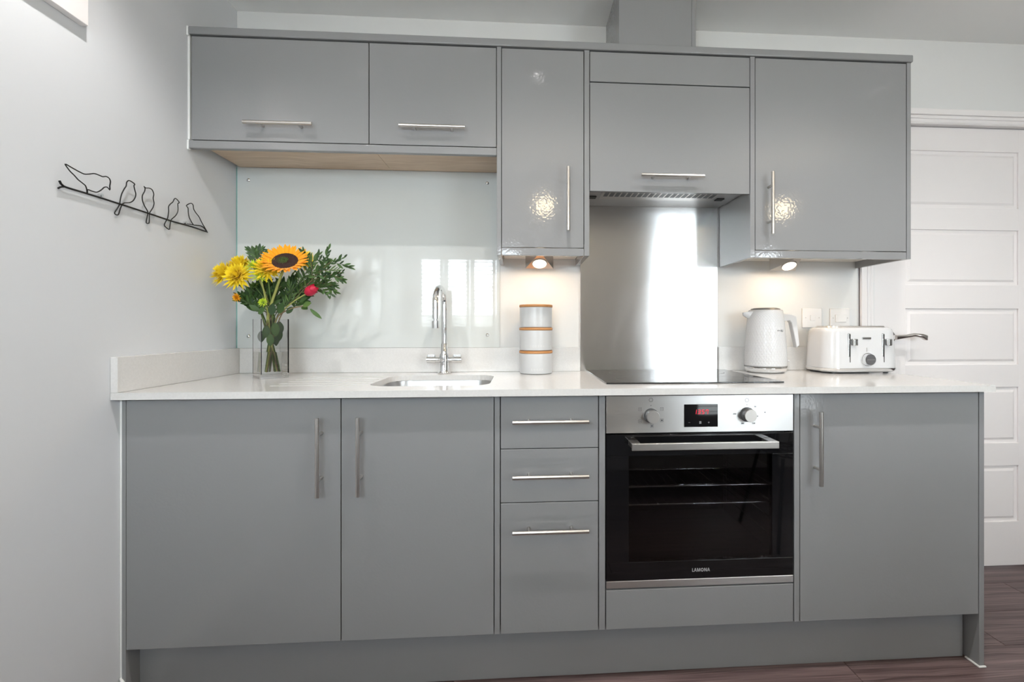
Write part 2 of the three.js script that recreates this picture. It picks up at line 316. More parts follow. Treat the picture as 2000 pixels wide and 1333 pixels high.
// ---------------------------------------------------------------- worktop, upstands, sink
const SINK = rrect(0.66, 1.045, -0.425, -0.078, 0.07);
{
  const g = thing('worktop', 'white quartz worktop with drainer grooves and sink cutout', 'worktop', [1.3, WTB, 0]);
  const outline = () => { const s = new THREE.Shape(); s.moveTo(0.001, -ZB - 0.001); s.lineTo(2.646, -ZB - 0.001); s.lineTo(2.646, -ZW); s.lineTo(0.001, -ZW); return s; };
  const cut = (s, pts) => { const h = new THREE.Path(); pts.forEach(([x, z], i) => (i ? h.lineTo(x, -z) : h.moveTo(x, -z))); h.closePath(); s.holes.push(h); };
  const slab = (s, y0, y1) => uvm(new THREE.ExtrudeGeometry(s, { depth: y1 - y0, bevelEnabled: false }).rotateX(-Math.PI / 2).translate(0, y0, 0));
  const lo = outline(), hi = outline(); cut(lo, SINK); cut(hi, SINK);
  for (let i = 0; i < 6; i++) { const z = -0.40 + i * 0.058; cut(hi, rrect(0.36, 0.645, z - 0.005, z + 0.005, 0.0049, 4)); }
  part('slab', merge(slab(lo, WTB, WT - 0.0025), slab(hi, WT - 0.0025, WT)), quartz, g);
  const up = (label, geo, at) => part('board', geo, quartz, thing('upstand', label, 'upstand', at));
  up('white quartz upstand along the wall with wire birds', rbox(0.0005, 0.02, WT + 0.0003, 1.0112, ZB + 0.001, ZW, 0.0012), [0.01, WT, -0.2]);
  up('white quartz upstand behind the sink and vase', rbox(0.0205, 1.394, WT + 0.0003, 1.0112, ZB + 0.001, ZB + 0.02, 0.0012), [0.7, WT, ZB]);
  up('white quartz upstand behind the kettle and toaster', rbox(1.992, 2.627, WT + 0.0003, 1.0112, ZB + 0.001, ZB + 0.02, 0.0012), [2.3, WT, ZB]);
  const k = thing('sink', 'stainless steel undermount sink bowl set in white worktop', 'sink', [0.85, 0.72, -0.25]);
  const R = (i, r, y) => ringAt(rrect(0.66 - 0.004 + i, 1.045 + 0.004 - i, -0.425 - 0.004 + i, -0.078 + 0.004 - i, r), y);
  part('bowl', loft([R(0.06, 0.02, 0.737), R(0.03, 0.05, 0.742), R(0.012, 0.07, 0.76), R(0.004, 0.074, 0.80), R(0, 0.074, 0.8895)], false, true), sinkSteel, k);
  part('drain', merge(new THREE.TorusGeometry(0.03, 0.006, 8, 24).rotateX(Math.PI / 2).translate(0.855, 0.74, -0.25), new THREE.CylinderGeometry(0.026, 0.026, 0.004, 24).translate(0.855, 0.7395, -0.25)), chrome, k);
}
{ // mixer tap
  const X = 0.8385, Z = -0.5, g = thing('mixer_tap', 'chrome swan neck mixer tap with two side handles', 'tap', [X, WT, Z]);
  part('base', lathe([[0.0, 0.0004], [0.026, 0.0004], [0.026, 0.006], [0.0185, 0.01], [0.0175, 0.05], [0.019, 0.056], [0.019, 0.076], [0.014, 0.082], [0.0135, 0.12], [0, 0.12]], [X, WT, Z], 28), chrome, g);
  const tip = atZ(850.5, 612, -0.385), r = Math.hypot(tip.x - X, tip.z - Z) / 2, d = V(tip.x - X, 0, tip.z - Z).normalize(), yc = 1.249 - r, pts = [V(X, WT + 0.11, Z), V(X, WT + 0.2, Z), V(X, yc - 0.02, Z)];
  for (let i = 0; i <= 10; i++) { const a = Math.PI * i / 10; pts.push(V(X, yc + r * Math.sin(a), Z).addScaledVector(d, r - r * Math.cos(a))); }
  pts.push(V(tip.x, yc - 0.03, tip.z), V(tip.x, 1.128, tip.z));
  part('spout', tube(pts, 0.0115, 80, 16), chrome, g);
  part('nozzle', merge(rod(V(tip.x, 1.119, tip.z), V(tip.x, 1.128, tip.z), 0.0085, 20), rod(V(tip.x, 1.092, tip.z), V(tip.x, 1.119, tip.z), 0.0135, 24)), chrome, g);
  for (const s of [-1, 1]) {
    const h = part('handle', merge(rod(V(X + s * 0.012, 0.966, Z), V(X + s * 0.034, 0.966, Z), 0.0105, 20), rod(V(X + s * 0.034, 0.966, Z), V(X + s * 0.068, 0.966, Z), 0.0142, 24)), chrome, g);
    part('lever', rbox(X + (s > 0 ? 0.036 : -0.067), X + (s > 0 ? 0.067 : -0.036), 0.979, 0.9875, Z - 0.006, Z + 0.006, 0.003), chrome, h);
  }
}

// ---------------------------------------------------------------- splashbacks
{
  let g = thing('glass_splashback', 'pale glossy glass splashback behind the tap and flowers', 'splashback', [0.5, 1.012, ZB]);
  part('pane', box(0.0045, 1.0575, 1.0118, 1.7405, ZB + 0.0005, ZB + 0.0065), paintedGlass, g);
  part('polished_edge', box(0.0005, 0.0043, 1.0118, 1.7405, ZB + 0.0005, ZB + 0.0066), glassEdge, g, 'green polished glass edge');
  for (const [x, y] of [[0.0474, 1.6904], [1.0056, 1.6973], [0.0474, 1.0596], [1.0056, 1.0628]]) part('screw', lathe([[0, 0.004], [0.004, 0.0035], [0.0068, 0.001], [0.007, 0]], [0, 0, 0], 16).rotateX(Math.PI / 2).translate(x, y, ZB + 0.0066), chrome, g, 'chrome screw cap');
  g = thing('steel_splashback', 'brushed stainless steel splashback behind the hob', 'splashback', [1.7, WT, ZB]);
  part('sheet', rbox(1.3955, 1.9905, WT + 0.0006, 1.626, ZB + 0.0005, ZB + 0.009, 0.001), smearSteel, g);
}

// ---------------------------------------------------------------- wall units
function wallUnit(name, label, x0, x1, y0, base, back) {
  const g = thing(name, label, 'cabinet', [(x0 + x1) / 2, y0, -0.43]), zf = ZU - 0.0205, zb = ZB + 0.001;
  part('carcass', merge(box(x0, x0 + 0.016, y0 + 0.0165, 2.101, zb, zf), box(x1 - 0.016, x1, y0 + 0.0165, 2.101, zb, zf), box(x0 + 0.016, x1 - 0.016, 2.085, 2.101, zb, zf)), carcassGrey, g);
  if (base) part('base_board', box(x0, x1, y0, y0 + 0.016, back ?? zb, zf), base, g, base === oak ? 'pale oak effect base board' : 'cream base board');
  return g;
}
const UT = 2.0965, YU1 = 1.741, YU3 = 1.3833, outUp = V(0, 0, -0.035), ZH = ZU + 0.035;
{
  let g = wallUnit('wall_cabinet', 'wide grey flap wall cabinet next to the bird wall', 0.0155, 0.6118, YU1 + 0.001, oak, ZB + 0.007);
  let d = part('door', DOOR(0.0165, 0.611, YU1, UT, ZU), gloss, g); barHandle(d, V(0.2052, 1.7925, ZH), V(0.4322, 1.7925, ZH), outUp);
  g = wallUnit('wall_cabinet', 'grey flap wall cabinet above the sink and tap', 0.6128, 1.0582, YU1 + 0.001, oak, ZB + 0.007);
  d = part('door', DOOR(0.6137, 1.0575, YU1, UT, ZU), gloss, g); barHandle(d, V(0.7243, 1.796, ZH), V(0.9506, 1.796, ZH), outUp);
  g = wallUnit('wall_cabinet', 'narrow tall grey wall cabinet above the stacked canisters', 1.0765, 1.3735, YU3, carcassPale);
  d = part('door', DOOR(1.0775, 1.3725, YU3, UT, ZU), gloss, g); barHandle(d, V(1.3135, 1.666, ZH), V(1.3135, 1.4393, ZH), outUp);
  part('light_rail', rbox(1.0768, 1.3735, 1.3545, 1.3805, ZU - 0.018, ZU - 0.0005, 0.0014), gloss, g);
  g = wallUnit('hood_cabinet', 'grey wall cabinet with flap and fixed panel over the hob', 1.395, 1.9935, 1.63, null);
  d = part('door', DOOR(1.396, 1.9925, 1.5905, 1.9845, ZU), gloss, g); barHandle(d, V(1.5768, 1.643, ZH), V(1.8076, 1.643, ZH), outUp);
  part('front_panel', DOOR(1.396, 1.9925, 1.9885, UT, ZU), gloss, g);
  g = wallUnit('wall_cabinet', 'wide tall grey wall cabinet above the kettle and toaster', 2.014, 2.6065, YU3, carcassPale);
  d = part('door', DOOR(2.015, 2.6055, YU3, UT, ZU), gloss, g); barHandle(d, V(2.064, 1.6645, ZH), V(2.064, 1.4365, ZH), outUp);
  part('light_rail', rbox(2.0135, 2.607, 1.3545, 1.3805, ZU - 0.018, ZU - 0.0005, 0.0014), gloss, g);
  for (const [x0, x1, y0, label] of [[1.0597, 1.0755, 1.3545, 'slim grey upright panel between flap cabinet and narrow cabinet'], [1.3748, 1.3937, 1.3545, 'slim grey upright panel between narrow cabinet and hood'], [1.9948, 2.0127, 1.3545, 'slim grey upright panel between hood and wide tall cabinet'], [2.608, 2.6242, 1.3545, 'grey end panel closing the wall cabinets beside white door']]) {
    g = thing('end_panel', label, 'panel', [x0, y0, -0.4]); part('board', rbox(x0, x1, y0, 2.1008, ZB + 0.0105, ZU + 0.0005, 0.001), gloss, g);
  }
  g = thing('cornice', 'grey cornice board along the top of wall cabinets', 'cornice', [1.3, 2.102, -0.4]);
  part('board', rbox(0.008, 2.630, 2.1018, 2.1283, ZB + 0.002, ZU + 0.006, 0.004, 3), gloss, g);
  part('sealant', merge(rbox(0.0004, 0.0078, 2.098, 2.131, ZU - 0.012, ZU + 0.004, 0.003), rbox(0.0004, 0.0085, 1.742, 2.1, ZU - 0.016, ZU - 0.003, 0.003)), sealant, g, 'white sealant bead');
  g = thing('pelmet', 'grey light pelmet board under the two flap cabinets', 'pelmet', [0.5, 1.711, -0.29]);
  part('board', rbox(0.008, 1.0588, 1.7110, 1.7382, ZU - 0.018, ZU + 0.002, 0.003, 3), gloss, g);
  part('sealant', rbox(0.0004, 0.0078, 1.707, 1.741, ZU - 0.012, ZU + 0.001, 0.003), sealant, g, 'white sealant bead');
  g = thing('duct_casing', 'grey boxed extractor duct rising to the ceiling', 'duct', [1.65, 2.129, -0.43]);
  part('front_board', rbox(1.507, 1.781, 2.129, CEIL - 0.001, -0.318, -0.3, 0.001), gloss, g);
  part('side_board', rbox(1.507, 1.525, 2.129, CEIL - 0.001, ZB + 0.001, -0.3185, 0.001), gloss, g);
  part('side_board', rbox(1.7815, 1.797, 2.129, CEIL - 0.001, ZB + 0.001, -0.2995, 0.001), gloss, g);
}
{ // extractor hood underside
  const g = thing('extractor_hood', 'integrated steel extractor hood with slotted grille above hob', 'extractor hood', [1.69, 1.605, -0.4]);
  part('body', box(1.412, 1.976, 1.634, 1.7, -0.565, -0.3), carcassGrey, g);
  part('canopy', rbox(1.3965, 1.992, 1.605, 1.628, -0.497, -0.2985, 0.002), steel, g);
  part('rear_strip', rbox(1.3965, 1.992, 1.609, 1.628, -0.561, -0.502, 0.002), steel, g);
  part('grille_plate', rbox(1.452, 1.90, 1.6015, 1.6048, -0.43, -0.31, 0.001), nickel, g);
  for (let i = 0; i < 20; i++) part('slot', box(1.462 + i * 0.0218, 1.478 + i * 0.0218, 1.6008, 1.6014, -0.385, -0.325), greyPlastic, g);
  for (const x of [1.4085, 1.918]) part('control', rbox(x, x + 0.03, 1.601, 1.6048, -0.425, -0.395, 0.001), blackPlastic, g, 'black control pad');
}

// ---------------------------------------------------------------- oven and hob
const font = await new FontLoader().loadAsync('fonts/droid/droid_sans_bold.typeface.json');
function text(str, size, x, y, z, mat, parent, name, label, spread = 1) {
  const t = new TextGeometry(str, { font, size, depth: 0.0004, curveSegments: 3 }); t.computeBoundingBox();
  const b = t.boundingBox; t.translate(-(b.min.x + b.max.x) / 2, -(b.min.y + b.max.y) / 2, 0).scale(spread, 1, 1).translate(x, y, z);
  return part(name, t, mat, parent, label);
}
{
  const g = thing('built_in_oven', 'built-in electric oven with steel controls and black glass door', 'oven', [1.702, 0.295, -0.25]), xa = 1.4058, xb = 1.9978;
  const cp = part('control_panel', rbox(xa, xb, 0.7705, 0.8848, -0.018, 0.0005, 0.0012), steel, g, 'brushed steel control panel');
  for (const [x, kx] of [[1.5445, 'l'], [1.848, 'r']]) {
    const k = part('knob', merge(rod(V(x, 0.8236, 0.0006), V(x, 0.8236, 0.005), 0.0225, 32), rod(V(x, 0.8236, 0.005), V(x, 0.8236, 0.026), 0.0205, 32, 0.0195)), greyPlastic, cp);
    part('knob_cap', merge(rod(V(x, 0.8236, 0.0261), V(x, 0.8236, 0.029), 0.0198, 36, 0.0188), rbox(x - 0.0012, x + 0.0012, 0.832, 0.841, 0.029, 0.0294, 0.0001)), nickel, k);
    const M = kx === 'l' ? [[0, 0.048, 'ring'], [0, 0.031, 'dot'], [-0.034, 0.02, 'sq'], [0.034, 0.02, 'sq'], [-0.034, -0.017, 'sq'], [0.034, -0.015, 'full'], [0.003, -0.032, 'full']] : [[0, 0.044, 'ring'], [0, 0.030, 'dot'], [0.026, 0.024, '50'], [0.031, -0.006, '100'], [0.021, -0.028, '150'], [-0.014, -0.028, '200'], [-0.040, 0.002, '250'], [0.058, 0.006, 'tri']];
    for (const [dx, dy, kind] of M) {
      const mx = x + dx, my = 0.8236 + dy, z = 0.0006;
      if (kind === 'ring') part('symbol', new THREE.TorusGeometry(0.0058, 0.0006, 4, 24).translate(mx, my, z), printGrey, cp);
      else if (kind === 'dot') part('symbol', rod(V(mx, my, z), V(mx, my, z + 0.0004), 0.0014, 10), printGrey, cp);
      else if (kind === 'tri') part('symbol', rod(V(mx, my, z), V(mx, my, z + 0.0004), 0.003, 3), printGrey, cp);
      else if (kind === 'sq' || kind === 'full') {
        const s = 0.0048, t = 0.0008, q = [rbox(mx - s, mx + s, my + s - t, my + s, z, z + 0.0003, 0.0001), rbox(mx - s, mx + s, my - s, my - s + t, z, z + 0.0003, 0.0001), rbox(mx - s, mx - s + t, my - s, my + s, z, z + 0.0003, 0.0001), rbox(mx + s - t, mx + s, my - s, my + s, z, z + 0.0003, 0.0001), rbox(mx - 0.0025, mx + 0.0025, my - (kind === 'full' ? 0.0025 : 0.0006), my + (kind === 'full' ? 0.0025 : 0.0006), z, z + 0.0003, 0.0001)];
        part('symbol', merge(q), printGrey, cp);
      } else text(kind, 0.0046, mx, my, z, printGrey, cp, 'symbol');
    }
  }
  const ds = part('display', rbox(1.6483, 1.7545, 0.7868, 0.8568, 0.0007, 0.002, 0.0005), blackGlass, cp, 'black clock display');
  const red = S({ color: lin(0.4, 0.0, 0.01), emissive: lin(1.0, 0.02, 0.06), emissiveIntensity: 0.9, roughness: 0.5 });
  const seg = { 1: 'bc', 3: 'abgcd', 5: 'afgcd', 7: 'abcf' }, H = 0.0135, W = 0.0078, T = 0.0016;
  [...'1357'].forEach((ch, i) => {
    const ox = 1.6785 + i * 0.0122, oy = 0.8268, bars = [];
    for (const s of seg[ch]) {
      const [x0, x1, y0, y1] = { a: [0, W, H - T, H], g: [0, W, H / 2 - T / 2, H / 2 + T / 2], d: [0, W, 0, T], b: [W - T, W, H / 2, H], c: [W - T, W, 0, H / 2], f: [0, T, H / 2, H] }[s];
      const q = new THREE.BoxGeometry(x1 - x0, y1 - y0, 0.0004).translate((x0 + x1) / 2, (y0 + y1) / 2, 0), p = q.attributes.position;
      for (let k = 0; k < p.count; k++) p.setX(k, p.getX(k) + 0.13 * p.getY(k));
      bars.push(q.translate(ox, oy, 0.0023));
    }
    part('display_digit', merge(bars), red, ds, 'glowing red digit');
  });
  part('display_icon', rbox(1.661, 1.667, 0.8005, 0.8012, 0.0021, 0.0024, 0.0001), printPale, ds);
  part('display_icon', merge(rbox(1.6955, 1.7025, 0.797, 0.7987, 0.0021, 0.0024, 0.0001), rbox(1.6955, 1.7025, 0.7998, 0.8015, 0.0021, 0.0024, 0.0001), rbox(1.6955, 1.7025, 0.8026, 0.8043, 0.0021, 0.0024, 0.0001)), printPale, ds);
  part('display_icon', merge(rbox(1.7225, 1.7285, 0.8002, 0.8012, 0.0021, 0.0024, 0.0001), rbox(1.725, 1.726, 0.7977, 0.8037, 0.0021, 0.0024, 0.0001)), printPale, ds);
  // door: black glass with a clear window
  const wx0 = 1.4755, wx1 = 1.93, wy0 = 0.374, wy1 = 0.7;
  const dr = part('door', merge(rbox(xa, xb, wy1, 0.7655, -0.02, 0, 0.001), rbox(xa, xb, 0.318, wy0, -0.02, 0, 0.001), rbox(xa, wx0, wy0, wy1, -0.02, 0, 0.0005), rbox(wx1, xb, wy0, wy1, -0.02, 0, 0.0005)), blackGlass, g, 'black glass oven door');
  part('window_glass', box(wx0, wx1, wy0, wy1, -0.006, -0.0005), ovenPane, dr, 'tinted oven window');
  part('inner_vent', box(xa + 0.02, xb - 0.02, 0.7656, 0.7703, -0.03, -0.02), enamel, g);
  part('bottom_trim', rbox(xa, xb, 0.2957, 0.3176, -0.018, 0.0008, 0.0012), steel, g, 'steel bottom trim');
  const hb = part('handle', rbox(1.4734, 1.9231, 0.7292, 0.7502, 0.044, 0.054, 0.0015), nickel, dr, 'flat brushed steel bar handle');
  for (const x of [1.4734, 1.8951]) part('bracket', rbox(x, x + 0.028, 0.7352, 0.7498, 0.0003, 0.0439, 0.001), nickel, hb);
  text('LAMONA', 0.0105, 1.7018, 0.3445, 0.0002, printPale, dr, 'lettering', 'pale printed brand lettering', 0.92);
  const cy0 = 0.362, cy1 = 0.712, cz = -0.44;
  part('cavity', merge(box(1.44, 1.965, cy0 - 0.004, cy0, cz, -0.021), box(1.44, 1.965, cy1, cy1 + 0.004, cz, -0.021), box(1.44, 1.444, cy0, cy1, cz, -0.021), box(1.961, 1.965, cy0, cy1, cz, -0.021), box(1.44, 1.965, cy0, cy1, cz - 0.004, cz)), enamel, g);
  for (const y of [0.592, 0.535]) {
    const q = [rod(V(1.446, y, -0.04), V(1.959, y, -0.04), 0.0032, 8), rod(V(1.446, y, -0.42), V(1.959, y, -0.42), 0.003, 8), rod(V(1.446, y - 0.003, -0.23), V(1.959, y - 0.003, -0.23), 0.003, 8)];
    for (let i = 0; i < 17; i++) q.push(rod(V(1.46 + i * 0.0304, y, -0.042), V(1.46 + i * 0.0304, y, -0.418), 0.0016, 6));
    part('rack', merge(q), chrome, g, 'chrome wire shelf');
  }
  for (const x of [1.4455, 1.9585]) { const q = []; for (const z of [-0.06, -0.4]) q.push(rod(V(x, 0.4, z), V(x, 0.69, z), 0.003, 6)); for (let i = 0; i < 5; i++) q.push(rod(V(x, 0.42 + i * 0.055, -0.06), V(x, 0.42 + i * 0.055, -0.4), 0.0025, 6)); part('side_runner', merge(q), chrome, g); }
  const h = thing('hob', 'flat black ceramic glass hob set on white worktop', 'hob', [1.72, WT, -0.32]);
  part('glass_top', rbox(1.4215, 2.0165, WT + 0.0004, WT + 0.005, -0.5555, -0.083, 0.0015), hobGlass, h);
  for (const [x, z, r] of [[1.57, -0.43, 0.075], [1.57, -0.2, 0.095], [1.86, -0.43, 0.095], [1.86, -0.2, 0.075]]) part('cooking_zone', new THREE.RingGeometry(r - 0.0012, r, 48).rotateX(-Math.PI / 2).translate(x, WT + 0.0053, z), S({ color: lin(0.06, 0.06, 0.062), roughness: 0.4 }), h);
}

// ---------------------------------------------------------------- under-cabinet wedge lights
for (const [x, skew, label] of [[1.2195, 0, 'triangular steel spotlight under the narrow wall cabinet'], [2.2295, 0.022, 'triangular steel spotlight under the wide wall cabinet']]) {
  const y1 = 1.3828, y0 = 1.331, zr = -0.475, zf = -0.385, w = 0.056, g = thing('cabinet_light', label, 'light', [x, y1, -0.44]);
  const A = V(x - w, y1, zr), B = V(x + w, y1, zr), C = V(x + skew * 1.6, y1, zf), D = V(x - w, y0, zr), E = V(x + w, y0, zr);
  const q = [A, D, C, B, C, E, A, C, B, A, B, E, A, E, D, D, E, C], bg = new THREE.BufferGeometry().setFromPoints(q); bg.computeVertexNormals(); bg.setAttribute('uv', new THREE.Float32BufferAttribute(new Float32Array(q.length * 2), 2));
  part('housing', bg, nickel, g, 'brushed metal wedge housing');
  const n = E.clone().sub(D).cross(C.clone().sub(D)).normalize(); if (n.y > 0) n.negate();
  const m = D.clone().add(E).multiplyScalar(0.5).lerp(C, 0.33), turn = new THREE.Quaternion().setFromUnitVectors(V(0, -1, 0), n);
  part('bezel', new THREE.TorusGeometry(0.0285, 0.003, 8, 32).rotateX(Math.PI / 2).applyQuaternion(turn).translate(...m.clone().addScaledVector(n, 0.001)), nickel, g);
  part('lamp_lens', new THREE.CylinderGeometry(0.027, 0.027, 0.003, 32).applyQuaternion(turn).translate(...m.clone().addScaledVector(n, 0.0016)), S({ color: lin(0.9, 0.85, 0.75), emissive: lin(1, 0.86, 0.66), emissiveIntensity: 6 }), g, 'glowing warm lamp lens');
  const L = new THREE.SpotLight(new THREE.Color().setRGB(1, 0.71, 0.44), 0.14, 0, 1.55, 0.12, 2);
  L.position.copy(m).addScaledVector(n, 0.008).sub(g.position); L.target.position.copy(L.position).add(V(0, -0.3, -0.06)); L.shadow.radius = 1; L.castShadow = true; L.name = 'lamp_beam';
  g.add(L, L.target);
}
// ---------------------------------------------------------------- ceiling downlights and pendants
DOWN_Z.forEach((z) => DOWN_X.forEach((x, i) => {
  const g = thing('ceiling_downlight', 'small round recessed ceiling downlight ' + ['in front of the flap cabinets', 'in front of the drawers', 'in front of the wide wall cabinet', 'added in front of the panelled door'][i], 'light', [x, CEIL, z]);
  part('baffle', lathe([[0.0202, 0.0528], [0.0362, 0.0525], [0.0362, 0.0005]], [x, CEIL, z], 32), S({ color: lin(0.012, 0.012, 0.012), roughness: 0.95 }), g, 'black inner baffle');
  part('trim_ring', lathe([[0.0362, 0.0], [0.0362, -0.002], [0.038, -0.0035], [0.046, -0.003], [0.047, -0.0004]], [x, CEIL, z], 32), trimWhite, g);
  part('lamp_lens', new THREE.CylinderGeometry(0.02, 0.02, 0.002, 24).translate(x, CEIL + 0.052, z), S({ color: lin(0.9, 0.9, 0.9), emissive: lin(1, 0.98, 0.96), emissiveIntensity: 14 }), g, 'glowing lamp face');
  const L = new THREE.SpotLight(new THREE.Color().setRGB(1, 0.97, 0.94), 2.1, 0, 1.1, 0.35, 2); L.position.set(0, 0.024, 0); L.target.position.set(0, -1, 0); L.shadow.radius = 0.8; L.castShadow = true; L.name = 'lamp_beam';
  g.add(L, L.target);
}));
for (const [x, label] of [[1.31, 'small warm glass globe pendant lamp nearer the bird wall'], [3.118, 'small warm glass globe pendant lamp nearer the panelled door']]) {
  const y = 1.99, z = 1.5, g = thing('pendant_lamp', label, 'light', [x, CEIL, z]);
  part('ceiling_rose', lathe([[0, -0.025], [0.045, -0.02], [0.05, -0.0005]], [x, CEIL, z], 24), trimWhite, g);
  part('cord', rod(V(x, y + 0.09, z), V(x, CEIL - 0.02, z), 0.003, 8), blackPlastic, g);
  part('lamp_holder', rod(V(x, y + 0.056, z), V(x, y + 0.095, z), 0.018, 20), nickel, g);
  part('lamp_globe', new THREE.SphereGeometry(0.06, 24, 16).translate(x, y, z), S({ color: lin(0.9, 0.8, 0.6), emissive: lin(1, 0.80, 0.5), emissiveIntensity: 26 }), g, 'glowing warm globe');
  const L = new THREE.PointLight(new THREE.Color().setRGB(1, 0.82, 0.58), 0.18, 0, 2); L.position.set(0, y - CEIL, 0); L.shadow.radius = 2.5; L.castShadow = true; L.name = 'lamp_glow'; g.add(L);
}

// ---------------------------------------------------------------- things on the worktop
{ // kettle
  const X = 2.153, Z = -0.468, g = thing('kettle', 'white electric jug kettle with textured body and chrome base', 'kettle', [X, WT, Z]), Y = WT + 0.0004;
  part('base_ring', lathe([[0, 0], [0.07, 0], [0.077, 0.006], [0.083, 0.018], [0.083, 0.024], [0, 0.024]], [X, Y, Z], 48), chrome, g, 'chrome base ring');
  part('body', lathe([[0.0, 0.0245], [0.082, 0.0245], [0.0825, 0.03], [0.0815, 0.08], [0.078, 0.14], [0.0725, 0.2], [0.069, 0.235], [0.066, 0.252], [0.063, 0.2555], [0, 0.2555]], [X, Y, Z], 56), applianceBumped, g);
  part('lid', lathe([[0, 0.266], [0.045, 0.264], [0.056, 0.260], [0.058, 0.256]], [X, Y, Z], 40), greyPlastic, g, 'dark grey lid');
  const sp = (dx, y, w, h) => [V(X + dx, Y + y - h, Z - w * 0.25), V(X + dx, Y + y - h, Z + w * 0.25), V(X + dx, Y + y, Z + w), V(X + dx, Y + y, Z - w)];
  part('spout', loft([sp(-0.0955, 0.245, 0.007, 0.012), sp(-0.082, 0.247, 0.016, 0.022), sp(-0.058, 0.251, 0.026, 0.034)], true, true), appliance, g);
  const hs = new THREE.Shape(); [[0.058, 0.240], [0.105, 0.236], [0.122, 0.228], [0.136, 0.112], [0.129, 0.106], [0.108, 0.205], [0.098, 0.216], [0.066, 0.212]].forEach(([a, b], i) => (i ? hs.lineTo(a, b) : hs.moveTo(a, b)));
  part('handle', flat(new THREE.ExtrudeGeometry(hs, { depth: 0.02, bevelEnabled: true, bevelSize: 0.0035, bevelThickness: 0.004, bevelSegments: 3 })).translate(X, Y, Z - 0.01), appliance, g);
  part('switch', rbox(X + 0.083, X + 0.1, Y + 0.042, Y + 0.05, Z - 0.008, Z + 0.008, 0.003), appliance, g);
  const badge = []; for (const [a, w] of [[0.16, 0.004], [0.26, 0.005], [0.36, 0.003], [0.43, 0.003], [0.5, 0.004]]) { const r = 0.0765; badge.push(new RoundedBoxGeometry(w, a > 0.3 ? 0.009 : 0.004, 0.002, 1, 0.0008).rotateY(a).translate(X + r * Math.sin(a), Y + 0.171, Z + r * Math.cos(a))); }
  part('badge', merge(badge), chrome, g, 'small chrome badge');
}
{ // toaster
  const x0 = 2.352, x1 = 2.664, z0 = -0.5455, z1 = -0.366, g = thing('toaster', 'white four slice toaster with chrome levers and grey dial', 'toaster', [2.508, WT, -0.455]), Y = WT + 0.0004;
  const R = (i, y, r = 0.055) => ringAt(rrect(x0 + i, x1 - i, z0 + i, z1 - i, r - i * 0.5, 10), y);
  for (const [fx, fz] of [[2.40, -0.4], [2.62, -0.4], [2.40, -0.51], [2.62, -0.51]]) part('foot', rod(V(fx, Y, fz), V(fx, Y + 0.0045, fz), 0.009, 12), greyPlastic, g);
  part('base_band', loft([R(0.012, Y + 0.0046), R(0.002, Y + 0.0075), R(-0.003, Y + 0.014), R(-0.0035, Y + 0.022)], true, true), chrome, g, 'chrome base band');
  part('body', loft([R(0.0, Y + 0.0222), R(0.0005, Y + 0.06), R(0.003, Y + 0.12), R(0.0065, Y + 0.165), R(0.010, Y + 0.178), R(0.02, Y + 0.1835), R(0.034, Y + 0.1845)], true, true), appliance, g);
  part('top_plate', loft([R(0.03, Y + 0.1848, 0.05), R(0.032, Y + 0.189, 0.05)], true, false), nickel, g, 'steel top plate');
  for (const fx of [2.445, 2.575]) for (const fz of [-0.485, -0.43]) part('slot', rbox(fx - 0.052, fx + 0.052, Y + 0.1892, Y + 0.1898, fz - 0.014, fz + 0.014, 0.0003), blackPlastic, g);
  const zf = z1;
  for (const x of [2.4445, 2.586]) {
    const s = part('lever_track', rbox(x - 0.006, x + 0.006, 0.951, 1.071, zf - 0.008, zf - 0.0008, 0.004), chrome, g);
    part('slit', rbox(x + 0.0005, x + 0.004, 0.955, 1.067, zf - 0.0008, zf - 0.0003, 0.0002), blackPlastic, s);
    part('lever', rbox(x + 0.006, x + 0.0235, 1.022, 1.05, zf - 0.006, zf + 0.018, 0.004), chrome, s);
  }
  const px = 2.5165;
  const k = part('dial', merge(rod(V(px, 0.968, zf - 0.004), V(px, 0.968, zf + 0.006), 0.026, 36), rod(V(px, 0.968, zf + 0.006), V(px, 0.968, zf + 0.02), 0.0245, 36, 0.022)), chrome, g);
  part('dial_cap', rod(V(px, 0.968, zf + 0.0201), V(px, 0.968, zf + 0.0225), 0.0205, 36, 0.0195), greyPlastic, k, 'dark grey dial cap');
  part('dial_line', rbox(px - 0.016, px + 0.016, 0.9673, 0.9687, zf + 0.0226, zf + 0.023, 0.0001), nickel, k);
  part('badge', rbox(px - 0.019, px + 0.019, 1.047, 1.056, zf - 0.006, zf - 0.001, 0.002), chrome, g);
  part('pointer_mark', rbox(px - 0.001, px + 0.001, 0.998, 1.014, zf - 0.003, zf - 0.0003, 0.0004), nickel, g);
}
